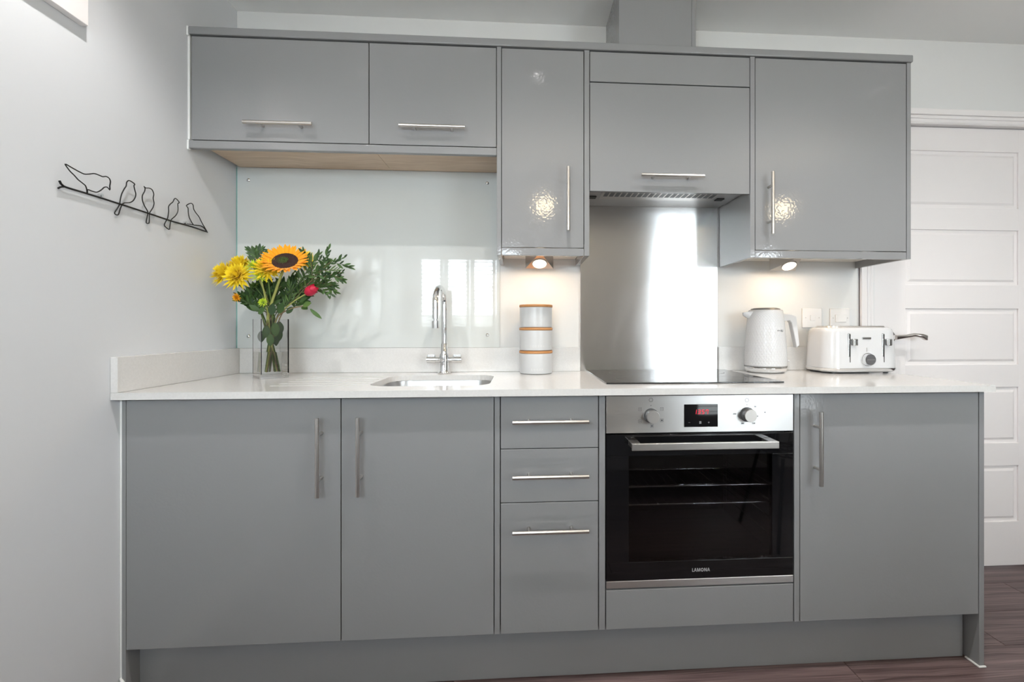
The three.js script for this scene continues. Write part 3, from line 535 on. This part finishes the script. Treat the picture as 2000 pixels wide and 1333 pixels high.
{ // three stacked canisters
  const X = 1.206, Z = -0.482, ws = [['SUGAR', 0.9112, 'bottom', 'white storage canister with bamboo lid standing on the worktop'], ['COFFEE', 1.003, 'middle', 'white storage canister stacked second of three'], ['TEA', 1.0945, 'top', 'white storage canister topmost of the stack of three']];
  for (const [word, y, , label] of ws) {
    const g = thing('canister', label, 'canister', [X, y, Z], 'stacked white canisters'), h = 0.0915;
    part('pot', lathe([[0, 0], [0.062, 0], [0.0648, 0.004], [0.0652, 0.08], [0.0625, 0.0805], [0, 0.0805]], [X, y, Z], 56), ceramic, g);
    part('lid', uvm(lathe([[0, 0.0807], [0.0655, 0.0807], [0.067, 0.083], [0.067, 0.0888], [0.0655, h - 0.0006], [0, h - 0.0006]], [X, y, Z], 56)), bamboo, g, 'bamboo lid');
    [...word].forEach((ch, i) => {
      const a = (i - (word.length - 1) / 2) * 0.165 + 0.05, t = new TextGeometry(ch, { font, size: 0.0085, depth: 0.0006, curveSegments: 2 }); t.computeBoundingBox();
      t.translate(-(t.boundingBox.max.x + t.boundingBox.min.x) / 2, 0, 0.0647).rotateY(a).translate(X, y + 0.014, Z);
      part('letter', t, S({ color: lin(0.62, 0.62, 0.62), roughness: 0.5 }), g);
    });
  }
}
{ // wall plates
  const g = thing('wall_switch', 'white wall switch plate with one rocker behind the toaster', 'switch', [2.4146, 1.1375, ZB]);
  part('plate', rbox(2.3706, 2.4586, 1.0935, 1.1795, ZB + 0.0005, ZB + 0.0095, 0.003), whiteGloss, g);
  part('rocker', rbox(2.404, 2.426, 1.125, 1.149, ZB + 0.0097, ZB + 0.0135, 0.002), whiteGloss, g);
  for (const x of [2.384, 2.445]) part('screw', rod(V(x, 1.1375, ZB + 0.0096), V(x, 1.1375, ZB + 0.0102), 0.0026, 12), nickel, g);
  const s = thing('fused_switch', 'white fused spur plate with raised centre block beside architrave', 'switch', [2.542, 1.1365, ZB]);
  part('plate', rbox(2.498, 2.586, 1.0925, 1.1785, ZB + 0.0005, ZB + 0.0095, 0.003), whiteGloss, s);
  part('fuse_cover', rbox(2.518, 2.566, 1.118, 1.152, ZB + 0.0097, ZB + 0.0155, 0.002), whiteGloss, s);
  for (const x of [2.509, 2.5745]) part('screw', rod(V(x, 1.1365, ZB + 0.0096), V(x, 1.1365, ZB + 0.0102), 0.0026, 12), nickel, s);
}

// ---------------------------------------------------------------- wire birds and white panel on the left wall
{
  const g = thing('wire_birds', 'black wire wall ornament of five birds on a branch', 'wall art', [0, 1.438, -0.09]);
  const W = (pts, out = 0.0065, lean = 0) => pts.map(([x, y]) => { const u = 90 + x / 6.0606, v = 300 + y / 6.0606, bv = 366 + (u - 112) * 0.305; return atX(u, v, out + Math.max(0, (bv - v)) * lean); });
  part('branch', merge(tube(W([[158, 322], [180, 365], [218, 392], [300, 420], [500, 480], [880, 600], [1200, 705], [1500, 805], [1700, 860], [1905, 928]]), 0.0026, 80, 8), tube(W([[143, 412], [178, 396], [235, 396]]), 0.0022, 12, 6), tube(W([[1640, 828], [1740, 845], [1830, 856], [1880, 890], [1912, 938]]), 0.0014, 24, 6)), blackWire, g);
  const B = [
    [[225, 125], [300, 165], [380, 210], [450, 243], [500, 245], [570, 238], [630, 258], [670, 275], [710, 272], [745, 292], [762, 330], [754, 385], [755, 432], [725, 400], [690, 400], [655, 430], [620, 452], [590, 458], [540, 445], [492, 428], [488, 474], [480, 420], [465, 380], [430, 350], [380, 310], [330, 255], [280, 205]],
    [[870, 600], [880, 540], [895, 480], [925, 420], [948, 385], [955, 340], [985, 320], [1050, 362], [1040, 380], [1050, 430], [1062, 480], [1055, 520], [1030, 560], [990, 582], [930, 585], [905, 600], [880, 650], [858, 720], [835, 728], [810, 705], [845, 650]],
    [[1160, 390], [1180, 408], [1220, 410], [1255, 430], [1275, 480], [1268, 530], [1278, 590], [1265, 640], [1230, 695], [1222, 720], [1220, 820], [1185, 818], [1205, 710], [1200, 680], [1165, 620], [1142, 560], [1140, 500], [1165, 450], [1172, 415]],
    [[1530, 532], [1555, 550], [1578, 583], [1560, 595], [1562, 660], [1555, 700], [1530, 740], [1490, 775], [1475, 800], [1465, 870], [1455, 900], [1400, 852], [1425, 790], [1440, 760], [1450, 690], [1450, 630], [1470, 600], [1500, 575], [1515, 545]],
    [[1660, 620], [1690, 597], [1720, 590], [1740, 610], [1748, 660], [1775, 705], [1810, 750], [1850, 830], [1910, 932], [1870, 885], [1830, 858], [1760, 850], [1740, 840], [1700, 770], [1685, 710], [1680, 645]],
  ];
  B.forEach((b, i) => part('bird', tube(W(b, 0.0065, i ? 0.00012 : 0.0004), 0.00155, b.length * 5, 6, true, 0.4), blackWire, g));
  for (const [x, y] of [[625, 492], [1628, 818]]) { const p = W([[x, y]], 0.0005)[0]; part('fixing_screw', rod(p, p.clone().add(V(0.009, 0, 0)), 0.0045, 12), chrome, g, 'bright fixing screw'); }
  const c = thing('wall_panel', 'thin white picture panel hung high on the bird wall', 'picture', [0, 1.88, 0.4]);
  part('panel', rbox(0.0006, 0.021, 1.880, 2.3, 0.120, 0.66, 0.0015), trimWhite, c);
  // glazed picture further along the wall, which shows in the glass splashback
  const f = thing('framed_picture', 'large grey framed glazed picture on the bird wall', 'picture', [0, 0.95, 1.05]);
  part('frame', merge(rbox(0.0006, 0.03, 0.95, 1.91, 0.60, 0.655, 0.002), rbox(0.0006, 0.03, 0.95, 1.91, 1.415, 1.46, 0.002), rbox(0.0006, 0.03, 1.86, 1.91, 0.655, 1.415, 0.002), rbox(0.0006, 0.03, 0.95, 1.0, 0.655, 1.415, 0.002)), S({ color: lin(0.42, 0.42, 0.42), roughness: 0.5 }), f);
  part('glazing', box(0.012, 0.016, 1.0, 1.86, 0.655, 1.415), P({ color: lin(0.6, 0.61, 0.62), roughness: 0.03, specularIntensity: 1 }), f);
}

// ---------------------------------------------------------------- vase with flowers
const VC = V(0.229, WT + 0.0004, -0.378), VW = 0.046, VH = 0.214, VA = 0.76;
const inVase = (x, y, z) => V(x, 0, z).applyAxisAngle(V(0, 1, 0), VA).add(VC).add(V(0, y, 0));
{
  const g = thing('vase', 'square clear glass vase half filled with water', 'vase', VC.toArray());
  const sq = (h, y) => [[h, h], [-h, h], [-h, -h], [h, -h]].map(([x, z]) => inVase(x, y, z));
  const faceted = (geo) => { const q = geo.toNonIndexed(); q.computeVertexNormals(); return q; };
  part('glass_wall', faceted(loft([sq(VW, 0), sq(VW, VH), sq(VW - 0.0035, VH), sq(VW - 0.0035, 0.014)], true, true)), clearGlass, g);
  part('water', faceted(loft([sq(VW - 0.0037, 0.0142), sq(VW - 0.0037, 0.095)], true, true)), water, g);
}
const leafMats = [lin(0.035, 0.085, 0.018), lin(0.06, 0.13, 0.03), lin(0.10, 0.18, 0.04), lin(0.028, 0.065, 0.022)].map((c) => S({ color: c, roughness: 0.55, side: THREE.DoubleSide }));
const stemMats = [S({ color: lin(0.10, 0.17, 0.035), roughness: 0.6 }), S({ color: lin(0.22, 0.16, 0.09), roughness: 0.7 }), S({ color: lin(0.34, 0.36, 0.10), roughness: 0.6 }), S({ color: lin(0.05, 0.09, 0.03), roughness: 0.6 })];
const petalMat = (r, g, b) => P({ color: lin(r, g, b), roughness: 0.9, transmission: 0.25, thickness: 0, side: THREE.DoubleSide });
const yellow = petalMat(1.0, 0.80, 0.02), lemon = petalMat(1.0, 0.84, 0.10);
const lime = petalMat(0.58, 0.74, 0.04), orange = petalMat(1.0, 0.44, 0.006);
const crimson = S({ color: lin(0.52, 0.008, 0.045), roughness: 0.5, side: THREE.DoubleSide }), seedDark = S({ color: lin(0.035, 0.015, 0.012), roughness: 0.9 }), seedGreen = S({ color: lin(0.08, 0.14, 0.03), roughness: 0.9 });
function leafGeo(len, wid, bend = 0.25, n = 5) {                          // along +y, face to +z, cupped, pointed
  const pos = [], idx = [];
  for (let i = 0; i <= n; i++) { const t = i / n, w = wid * Math.pow(Math.sin(Math.PI * Math.min(1, t * 0.93 + 0.07)), 0.8) / 2, y = len * t, z = bend * len * t * t; pos.push(-w, y, z + w * 0.35, 0, y, z, w, y, z + w * 0.35); }
  for (let i = 0; i < n; i++) { const a = i * 3; idx.push(a, a + 1, a + 3, a + 1, a + 4, a + 3, a + 1, a + 2, a + 4, a + 2, a + 5, a + 4); }
  const g = new THREE.BufferGeometry(); g.setAttribute('position', new THREE.Float32BufferAttribute(pos, 3)); g.setAttribute('uv', new THREE.Float32BufferAttribute(new Float32Array(pos.length / 3 * 2), 2)); g.setIndex(idx); g.computeVertexNormals(); return g;
}
const leafSmall = leafGeo(0.026, 0.0088), leafFine = leafGeo(0.028, 0.0052), leafBig = leafGeo(0.05, 0.028, 0.1), leafLong = leafGeo(0.07, 0.016, 0.3), petalSun = leafGeo(0.05, 0.014, 0.12, 4);
function orient(m, dir, face) {                                          // local +y to dir, +z roughly to face
  const y = dir.clone().normalize(), x = y.clone().cross(face).normalize(), z = x.clone().cross(y).normalize();
  m.quaternion.setFromRotationMatrix(new THREE.Matrix4().makeBasis(x, y, z));
}
function addLeaf(geo, mat, at, dir, face, parent, scale = 1, name = 'leaf') {
  const m = new THREE.Mesh(geo, mat); m.name = name; m.position.copy(at).sub(parent.position); orient(m, dir, face); m.scale.setScalar(scale); parent.add(m); return m;
}
let stemNo = 0;
const feet = [[-0.018, -0.02], [0.006, 0.02], [0.02, -0.004], [-0.004, -0.016], [0.022, 0.022], [-0.022, 0.012], [0.012, -0.022], [-0.01, 0.004]];
function stemPath(head, lean = 0) {
  const [fx, fz] = feet[stemNo % feet.length], k = 1 + 0.1 * Math.floor(stemNo / feet.length); stemNo++;
  const foot = inVase(fx / k, 0.022, fz / k);
  const nx = inVase(-fx * 0.9, VH, -fz * 0.9); nx.x += (head.x - nx.x) * 0.10; nx.z += (head.z - nx.z) * 0.1;
  const d = nx.clone().sub(VC); d.y = 0; d.applyAxisAngle(V(0, 1, 0), -VA); d.x = THREE.MathUtils.clamp(d.x, -0.034, 0.034); d.z = THREE.MathUtils.clamp(d.z, -0.034, 0.034);
  const neck = inVase(d.x, VH, d.z);
  return [foot, foot.clone().lerp(neck, 0.5), neck, neck.clone().lerp(head, 0.5).add(V(0, 0.012 + lean, 0)), head];
}
const mum = (r, rows, per) => {                                           // dense daisy head, +y up, merged petals
  const out = [];
  for (let k = 0; k < rows; k++) for (let i = 0; i < per; i++) {
    const a = (i + (k % 2) / 2) / per * 2 * Math.PI + rr(-0.14, 0.14), up = -0.12 + 1.5 * k / rows + rr(-0.12, 0.12), len = r * (1 - 0.42 * k / rows) * rr(0.82, 1.12);
    const g = leafGeo(len, r * 0.17, rr(-0.05, 0.3), 3), q = new THREE.Object3D(); orient(q, V(Math.cos(a) * Math.cos(up), Math.sin(up), Math.sin(a) * Math.cos(up)), V(0, 1, 0)); q.position.set(0, r * 0.1 * k / rows, 0); q.updateMatrix(); out.push(g.applyMatrix4(q.matrix));
  }
  return merge(out);
};
const mumGeo = mum(0.055, 9, 26), limeGeo = mum(0.038, 3, 13), buttonGeo = mum(0.019, 5, 13);
function bloom(name, label, head, dir, geo, mat, stemMat, r, group, centre) {
  const g = thing(name, label, 'flower', [head.x, VC.y, head.z], group);
  part('stem', tube(stemPath(head), r, 28, 7), stemMat, g);
  const m = new THREE.Mesh(geo, mat); m.name = 'flower_head'; m.position.copy(head).sub(g.position); m.quaternion.setFromUnitVectors(V(0, 1, 0), dir.clone().normalize()); g.add(m);
  if (centre) part('flower_centre', new THREE.SphereGeometry(centre[0], 14, 8).scale(1, 0.5, 1).applyQuaternion(m.quaternion).translate(...head.clone().addScaledVector(dir.clone().normalize(), centre[0] * 0.2)), centre[1], g);
  return g;
}
const toEye = (p) => EYE.clone().sub(p).normalize();
{
  const H = (u, v, z) => atZ(u, v, z);
  const yl = 'yellow chrysanthemums in the vase';
  bloom('chrysanthemum', 'yellow chrysanthemum reaching furthest toward the bird wall', H(441, 537, -0.37), V(-0.5, 0.75, 0.75), mumGeo, yellow, stemMats[0], 0.0022, yl);
  bloom('chrysanthemum', 'full yellow chrysanthemum lowest in its cluster facing the room', H(466, 541, -0.33), V(-0.05, 0.45, 0.95), mumGeo, yellow, stemMats[0], 0.0022, yl);
  bloom('chrysanthemum', 'yellow chrysanthemum at the top of the yellow cluster', H(470, 522, -0.40), V(-0.2, 0.9, 0.4), mumGeo, yellow, stemMats[0], 0.0022, yl);
  bloom('chrysanthemum', 'yellow chrysanthemum tucked between green bloom and sunflower', H(521, 528, -0.34), V(0.35, 0.65, 0.7), mumGeo, yellow, stemMats[0], 0.0022, yl);
  bloom('chrysanthemum', 'lemon chrysanthemum half hidden behind the sunflower', H(590, 510, -0.44), V(0.6, 0.8, 0.4), mumGeo, lemon, stemMats[0], 0.0022, yl);
  bloom('green_chrysanthemum', 'flat lime green bloom between yellow flowers', H(496, 523, -0.335), V(0.05, 0.95, 0.35), limeGeo, lime, stemMats[2], 0.003, undefined, [0.008, seedGreen]);
  bloom('green_chrysanthemum', 'drooping lime green bloom under the yellow flower by sunflower', H(509, 541, -0.325), V(0.35, 0.75, 0.6), limeGeo, lime, stemMats[2], 0.0028);
  bloom('button_flower', 'small lime green button flower low over vase rim', H(514, 591, -0.315), V(0.05, 0.4, 0.92), buttonGeo, lime, stemMats[0], 0.0016, undefined, [0.007, seedGreen]);
  bloom('button_flower', 'tiny green bud between the yellow flower stems', H(497, 559, -0.34), V(-0.1, 0.8, 0.5), buttonGeo, leafMats[2], stemMats[0], 0.0015);
  bloom('button_flower', 'small orange yellow bud hanging toward the bird wall', H(463, 581, -0.30), V(-0.3, -0.1, 0.9), buttonGeo, S({ color: lin(0.85, 0.42, 0.01), roughness: 0.6, side: THREE.DoubleSide }), stemMats[3], 0.0015);
  // sunflower
  const sc = H(557, 511, -0.345), n = V(0.14, 0.72, 0.72).normalize(), g = thing('sunflower', 'large orange sunflower with dark centre at bouquet top', 'flower', [sc.x, VC.y, sc.z]);
  part('stem', tube(stemPath(sc.clone().addScaledVector(n, -0.01)), 0.0048, 30, 8), stemMats[2], g);
  const turn = new THREE.Quaternion().setFromUnitVectors(V(0, 1, 0), n), place = (geo) => geo.applyQuaternion(turn).translate(...sc);
  part('seed_disc', place(lathe([[0, 0.004], [0.026, 0.008], [0.041, 0.006], [0.044, 0], [0.04, -0.006], [0, -0.01]], [0, 0, 0], 32)), seedDark, g, 'dark brown seed disc');
  const seeds = [[], []];
  for (let i = 0; i < 230; i++) { const r = 0.0415 * Math.sqrt((i + 0.5) / 230), a = i * 2.39996, k = Math.hypot(r * Math.cos(a) + 0.009, r * Math.sin(a) - 0.003) < 0.021 ? 1 : 0; seeds[k].push(new THREE.ConeGeometry(0.0019, k ? 0.006 : 0.0045, 5).translate(r * Math.cos(a), 0.009 - r * r * 2, r * Math.sin(a))); }
  part('dark_florets', place(merge(seeds[0])), S({ color: lin(0.06, 0.022, 0.014), roughness: 0.9 }), g);
  part('green_florets', place(merge(seeds[1])), leafMats[2], g, 'green inner florets');
  for (let ring = 0; ring < 2; ring++) for (let i = 0; i < 26; i++) {
    const a = (i + ring * 0.5) / 26 * 2 * Math.PI + rr(-0.05, 0.05), d = V(Math.cos(a), 0.18 + ring * 0.2, Math.sin(a)).normalize();
    addLeaf(petalSun, orange, V(Math.cos(a) * 0.037, 0, Math.sin(a) * 0.037).applyQuaternion(turn).add(sc), d.applyQuaternion(turn), n, g, rr(0.88, 1.08) * (1 - ring * 0.12), 'petal');
  }
  // red rose bud
  const rc = H(607, 568, -0.35), ra = V(0.75, 0.42, 0.3).normalize(), rg = thing('rose', 'crimson rose bud under the green sprays', 'flower', [rc.x, VC.y, rc.z]), rt = new THREE.Quaternion().setFromUnitVectors(V(0, 1, 0), ra);
  part('stem', tube(stemPath(rc.clone().addScaledVector(ra, -0.022)), 0.0024, 28, 7), stemMats[2], rg);
  part('bud', lathe([[0.002, -0.024], [0.012, -0.02], [0.018, -0.008], [0.0185, 0.004], [0.014, 0.016], [0.006, 0.023], [0.001, 0.025]], [0, 0, 0], 24).applyQuaternion(rt).translate(...rc), crimson, rg);
  for (let i = 0; i < 5; i++) { const a = i / 5 * 6.283; addLeaf(leafBig, crimson, V(Math.cos(a) * 0.011, -0.021, Math.sin(a) * 0.011).applyQuaternion(rt).add(rc), V(Math.cos(a) * 0.28, 1, Math.sin(a) * 0.28).applyQuaternion(rt), V(-Math.cos(a), 0.2, -Math.sin(a)).applyQuaternion(rt), rg, 0.86, 'petal'); }
  for (let i = 0; i < 4; i++) { const a = i / 4 * 6.283; addLeaf(leafSmall, leafMats[2], V(0, -0.024, 0).applyQuaternion(rt).add(rc), V(Math.cos(a) * 0.8, 0.6, Math.sin(a) * 0.8).applyQuaternion(rt), ra, rg, 0.9, 'sepal'); }

  // leafy sprays
  const spray = (label, pix, z0, z1, geo, mats, stemMat, count, sc2, spread) => {
    const head = H(pix[1][0], pix[1][1], z1), g2 = thing('leaf_spray', label, 'foliage', [head.x, VC.y, head.z], 'green leaf sprays in the vase');
    const mid = H(pix[0][0], pix[0][1], z0), sp = stemPath(mid), path = [...sp.slice(0, 4), mid, mid.clone().lerp(head, 0.5).add(V(0, 0.006, 0)), head];
    part('stem', tube(path, 0.0013, 40, 6), stemMat, g2);
    const cv = new THREE.CatmullRomCurve3([mid, mid.clone().lerp(head, 0.5).add(V(0, 0.006, 0)), head]), main = [cv];
    for (let k = 0; k < 3; k++) {                                          // side twigs
      const t = 0.15 + k * 0.27, p = cv.getPoint(t), e = toEye(p), tg = cv.getTangent(t), sd = tg.clone().cross(e).normalize().multiplyScalar(k % 2 ? -1 : 1), L = cv.getLength() * (0.5 - 0.1 * k) + 0.012;
      const tip = p.clone().addScaledVector(tg, L * 0.75).addScaledVector(sd, L * 0.6).add(V(0, 0, rr(-0.02, 0.02))), tw = new THREE.CatmullRomCurve3([p, p.clone().lerp(tip, 0.5).addScaledVector(tg, 0.004), tip]);
      part('twig', new THREE.TubeGeometry(tw, 8, 0.0009, 5), stemMat, g2); main.push(tw);
    }
    main.forEach((c, ci) => {
      const m = ci ? Math.round(count * 0.5) : count;
      for (let i = 0; i < m; i++) {
        const t = (i + (ci ? 1 : 0)) / (m - (ci ? 0 : 1)), p = c.getPoint(t), tg = c.getTangent(t), e = toEye(p), side = tg.clone().cross(e).normalize().multiplyScalar(i % 2 ? 1 : -1);
        const d = tg.clone().multiplyScalar(0.75 + t * 0.6).addScaledVector(side, spread * (1 - 0.6 * t)).add(V(rr(-0.25, 0.25), rr(-0.15, 0.25), rr(-0.3, 0.3)));
        addLeaf(geo, mats[i % mats.length], p, d, e.clone().add(V(rr(-0.6, 0.6), 0.5, 0)), g2, sc2 * rr(0.8, 1.2) * (1 - 0.2 * t));
      }
    });
  };
  const D2 = [leafMats[0], leafMats[1], leafMats[3]], L2 = [leafMats[1], leafMats[2], leafMats[1]];
  const sprays = [
    ['dark leaf spray with the furthest pointed tip toward the tap', [[596, 545], [672, 503], ], leafSmall, D2, 15, 1.1],
    ['leaf spray beside the spray reaching toward the tap', [[600, 555], [668, 532]], leafSmall, D2, 15, 1.1],
    ['short leaf spray just above the crimson rose', [[598, 560], [648, 556]], leafSmall, L2, 13, 1.1],
    ['upright dark leaf spray next to the lemon flower', [[590, 545], [622, 498]], leafSmall, D2, 15, 1.15],
    ['bushy leaf spray crossing behind the crimson rose', [[585, 575], [645, 512]], leafFine, L2, 20, 1.0],
    ['fine pale leaf spray below the sunflower', [[565, 585], [607, 545]], leafFine, L2, 20, 1.0],
    ['fine leaf spray at the heart of the bouquet', [[555, 600], [588, 560]], leafFine, L2, 18, 1.0],
    ['dark leaf spray rising above the lime bloom', [[500, 515], [503, 490]], leafSmall, D2, 14, 1.25],
    ['small leaf spray drooping beyond the crimson rose', [[618, 555], [652, 566]], leafSmall, D2, 8, 1.0],
    ['dark leaf spray under the yellow flowers', [[490, 600], [484, 585]], leafSmall, D2, 12, 1.4],
    ['leaf spray low between the flower stems', [[530, 600], [540, 560]], leafSmall, D2, 14, 1.5],
    ['dense dark spray filling the space under the sunflower', [[550, 605], [572, 548]], leafSmall, D2, 16, 1.5],
    ['dark spray leaning out beside the orange bud', [[500, 608], [484, 582]], leafSmall, D2, 12, 1.2],
    ['dark spray behind the small lime button flower', [[515, 605], [508, 560]], leafSmall, D2, 16, 1.5],
    ['dark spray tucked low behind the crimson rose', [[575, 600], [596, 572]], leafSmall, D2, 14, 1.4],
  ];
  sprays.forEach(([label, pix, geo, mats, count, s2], i) => spray(label, pix, -0.36 - (i % 3) * 0.02, -0.35 - (i % 4) * 0.025, geo, mats, stemMats[i % 3 === 1 ? 1 : 3], count, s2, 0.9));
  // broad leaves round the rim and inside the glass
  const broad = (label, list) => {
    const p0 = list[0][0], g3 = thing('leafy_stem', label, 'foliage', [p0.x, VC.y, p0.z], 'broad leaved stems in the vase');
    part('stem', tube(stemPath(p0), 0.0022, 28, 7), stemMats[1], g3);
    for (const [p, d, geo, s, m] of list) addLeaf(geo, leafMats[m], p, d, toEye(p).add(V(0, 0.4, 0)), g3, s);
  };
  broad('stem with broad leaves curling out below the rose', [[H(592, 598, -0.35), V(1, 0.25, 0.3), leafBig, 0.8, 2], [H(606, 604, -0.35), V(0.8, -0.8, 0.1), leafLong, 0.9, 1], [H(590, 600, -0.36), V(0.7, -0.3, 0.4), leafBig, 0.7, 1], [H(585, 590, -0.35), V(1, 0.4, 0.2), leafSmall, 1.6, 0]]);
  broad('stem with serrated leaves at the vase rim', [[H(505, 612, -0.33), V(0.6, 0.25, 0.3), leafBig, 0.9, 1], [H(505, 608, -0.34), V(-0.7, 0.5, 0.2), leafBig, 0.7, 0], [H(490, 600, -0.35), V(-0.6, 0.9, 0), leafLong, 0.6, 0], [H(530, 615, -0.33), V(0.2, 0.8, 0.2), leafBig, 0.9, 3], [H(545, 612, -0.35), V(0.4, 0.9, 0.2), leafBig, 0.9, 0], [H(560, 612, -0.36), V(0.8, 0.7, 0), leafBig, 0.7, 3], [H(478, 590, -0.36), V(-0.3, 0.9, 0), leafLong, 0.6, 3]]);
  const ins = []; for (const [x, y, z, dx, dy, s, m] of [[-0.02, 0.19, 0.02, -0.2, -1, 1, 0], [0.005, 0.2, 0.028, 0.1, -1, 1.15, 1], [0.02, 0.205, 0.02, 0.4, -1, 1.1, 3], [-0.01, 0.16, 0.026, 0, -1, 1, 1], [0.024, 0.18, 0.0, 0.2, -1, 1.1, 0], [0.0, 0.21, -0.01, 0, -1, 1.2, 3], [-0.026, 0.17, -0.01, -0.1, -1, 0.9, 3], [0.012, 0.155, 0.01, 0.2, -1, 0.9, 3]]) ins.push([inVase(x, y, z), V(dx * 0.3, dy, 0), leafBig, s * 0.9, m]);
  broad('dark wet leaves pressed inside the glass vase', ins);
}

// ---------------------------------------------------------------- light-blocking furniture added out of view, and the wire chair seen in reflection
{
  const X = 2.6, Z = 0.98, g = thing('wire_chair', 'black wire shell chair tucked under the dark table', 'chair', [X, 0, Z]), q = [];
  const shell = (u, t) => { const w = 0.23 - 0.03 * t; return t < 0.5 ? V(X + u * w, 0.44 + u * u * 0.03, Z + 0.2 - t * 0.8) : V(X + u * w, 0.44 + u * u * 0.03 + Math.pow((t - 0.5) * 2, 0.8) * 0.4, Z - 0.2 - (t - 0.5) * 0.2 + u * u * 0.05); };
  for (let i = 0; i <= 8; i++) q.push(tube([0, 0.15, 0.3, 0.45, 0.55, 0.7, 0.85, 1].map((t) => shell(i / 4 - 1, t)), 0.003, 24, 5));
  for (let i = 0; i <= 9; i++) q.push(tube([-1, -0.5, 0, 0.5, 1].map((u) => shell(u, i / 9)), 0.003, 14, 5));
  part('seat_shell', merge(q), blackWire, g);
  for (const [sx, sz] of [[-1, -1], [1, -1], [-1, 1], [1, 1]]) part('leg', rod(V(X + sx * 0.22, 0.001, Z + sz * 0.2), V(X + sx * 0.15, 0.44, Z + sz * 0.12), 0.009, 10), blackWire, g);
  const charcoal = S({ color: lin(0.045, 0.045, 0.05), roughness: 0.95 }), so = thing('added_sofa', 'charcoal fabric two seater added unseen to darken the lower doors', 'added_sofa', [0.75, 0, 1.8]);  // unseen seat, added to block bounce onto the lower doors
  for (const x of [0.16, 1.3]) for (const z of [1.5, 2.05]) part('foot', rod(V(x, 0.001, z), V(x, 0.08, z), 0.02, 12), blackWire, so);
  part('base', rbox(0.1, 1.36, 0.081, 0.26, 1.44, 2.12, 0.02), charcoal, so);
  part('backrest', rbox(0.1, 1.36, 0.261, 0.8, 1.94, 2.12, 0.05, 3), charcoal, so);
  for (const x of [0.1, 1.22]) part('arm', rbox(x, x + 0.14, 0.261, 0.56, 1.44, 1.938, 0.04, 3), charcoal, so);
  for (const x of [0.242, 0.732]) part('seat_cushion', rbox(x, x + 0.486, 0.261, 0.43, 1.43, 1.938, 0.04, 3), charcoal, so);
  const dark = S({ color: lin(0.06, 0.05, 0.045), roughness: 0.5 }), t = thing('added_dining_table', 'dark dining table added unseen to darken the lower doors', 'table', [2.3, 0, 1.66]);  // unseen table, added to keep window light off the lower doors
  part('table_top', rbox(1.5, 3.1, 0.71, 0.745, 1.24, 2.08, 0.004), dark, t);
  for (const x of [1.56, 2.98]) for (const z of [1.3, 1.96]) part('leg', rbox(x, x + 0.06, 0.001, 0.7095, z, z + 0.06, 0.003), dark, t);
}

scene.traverse((o) => { if (o.isMesh) { o.castShadow = true; o.receiveShadow = true; } });
renderer.render(scene, camera);
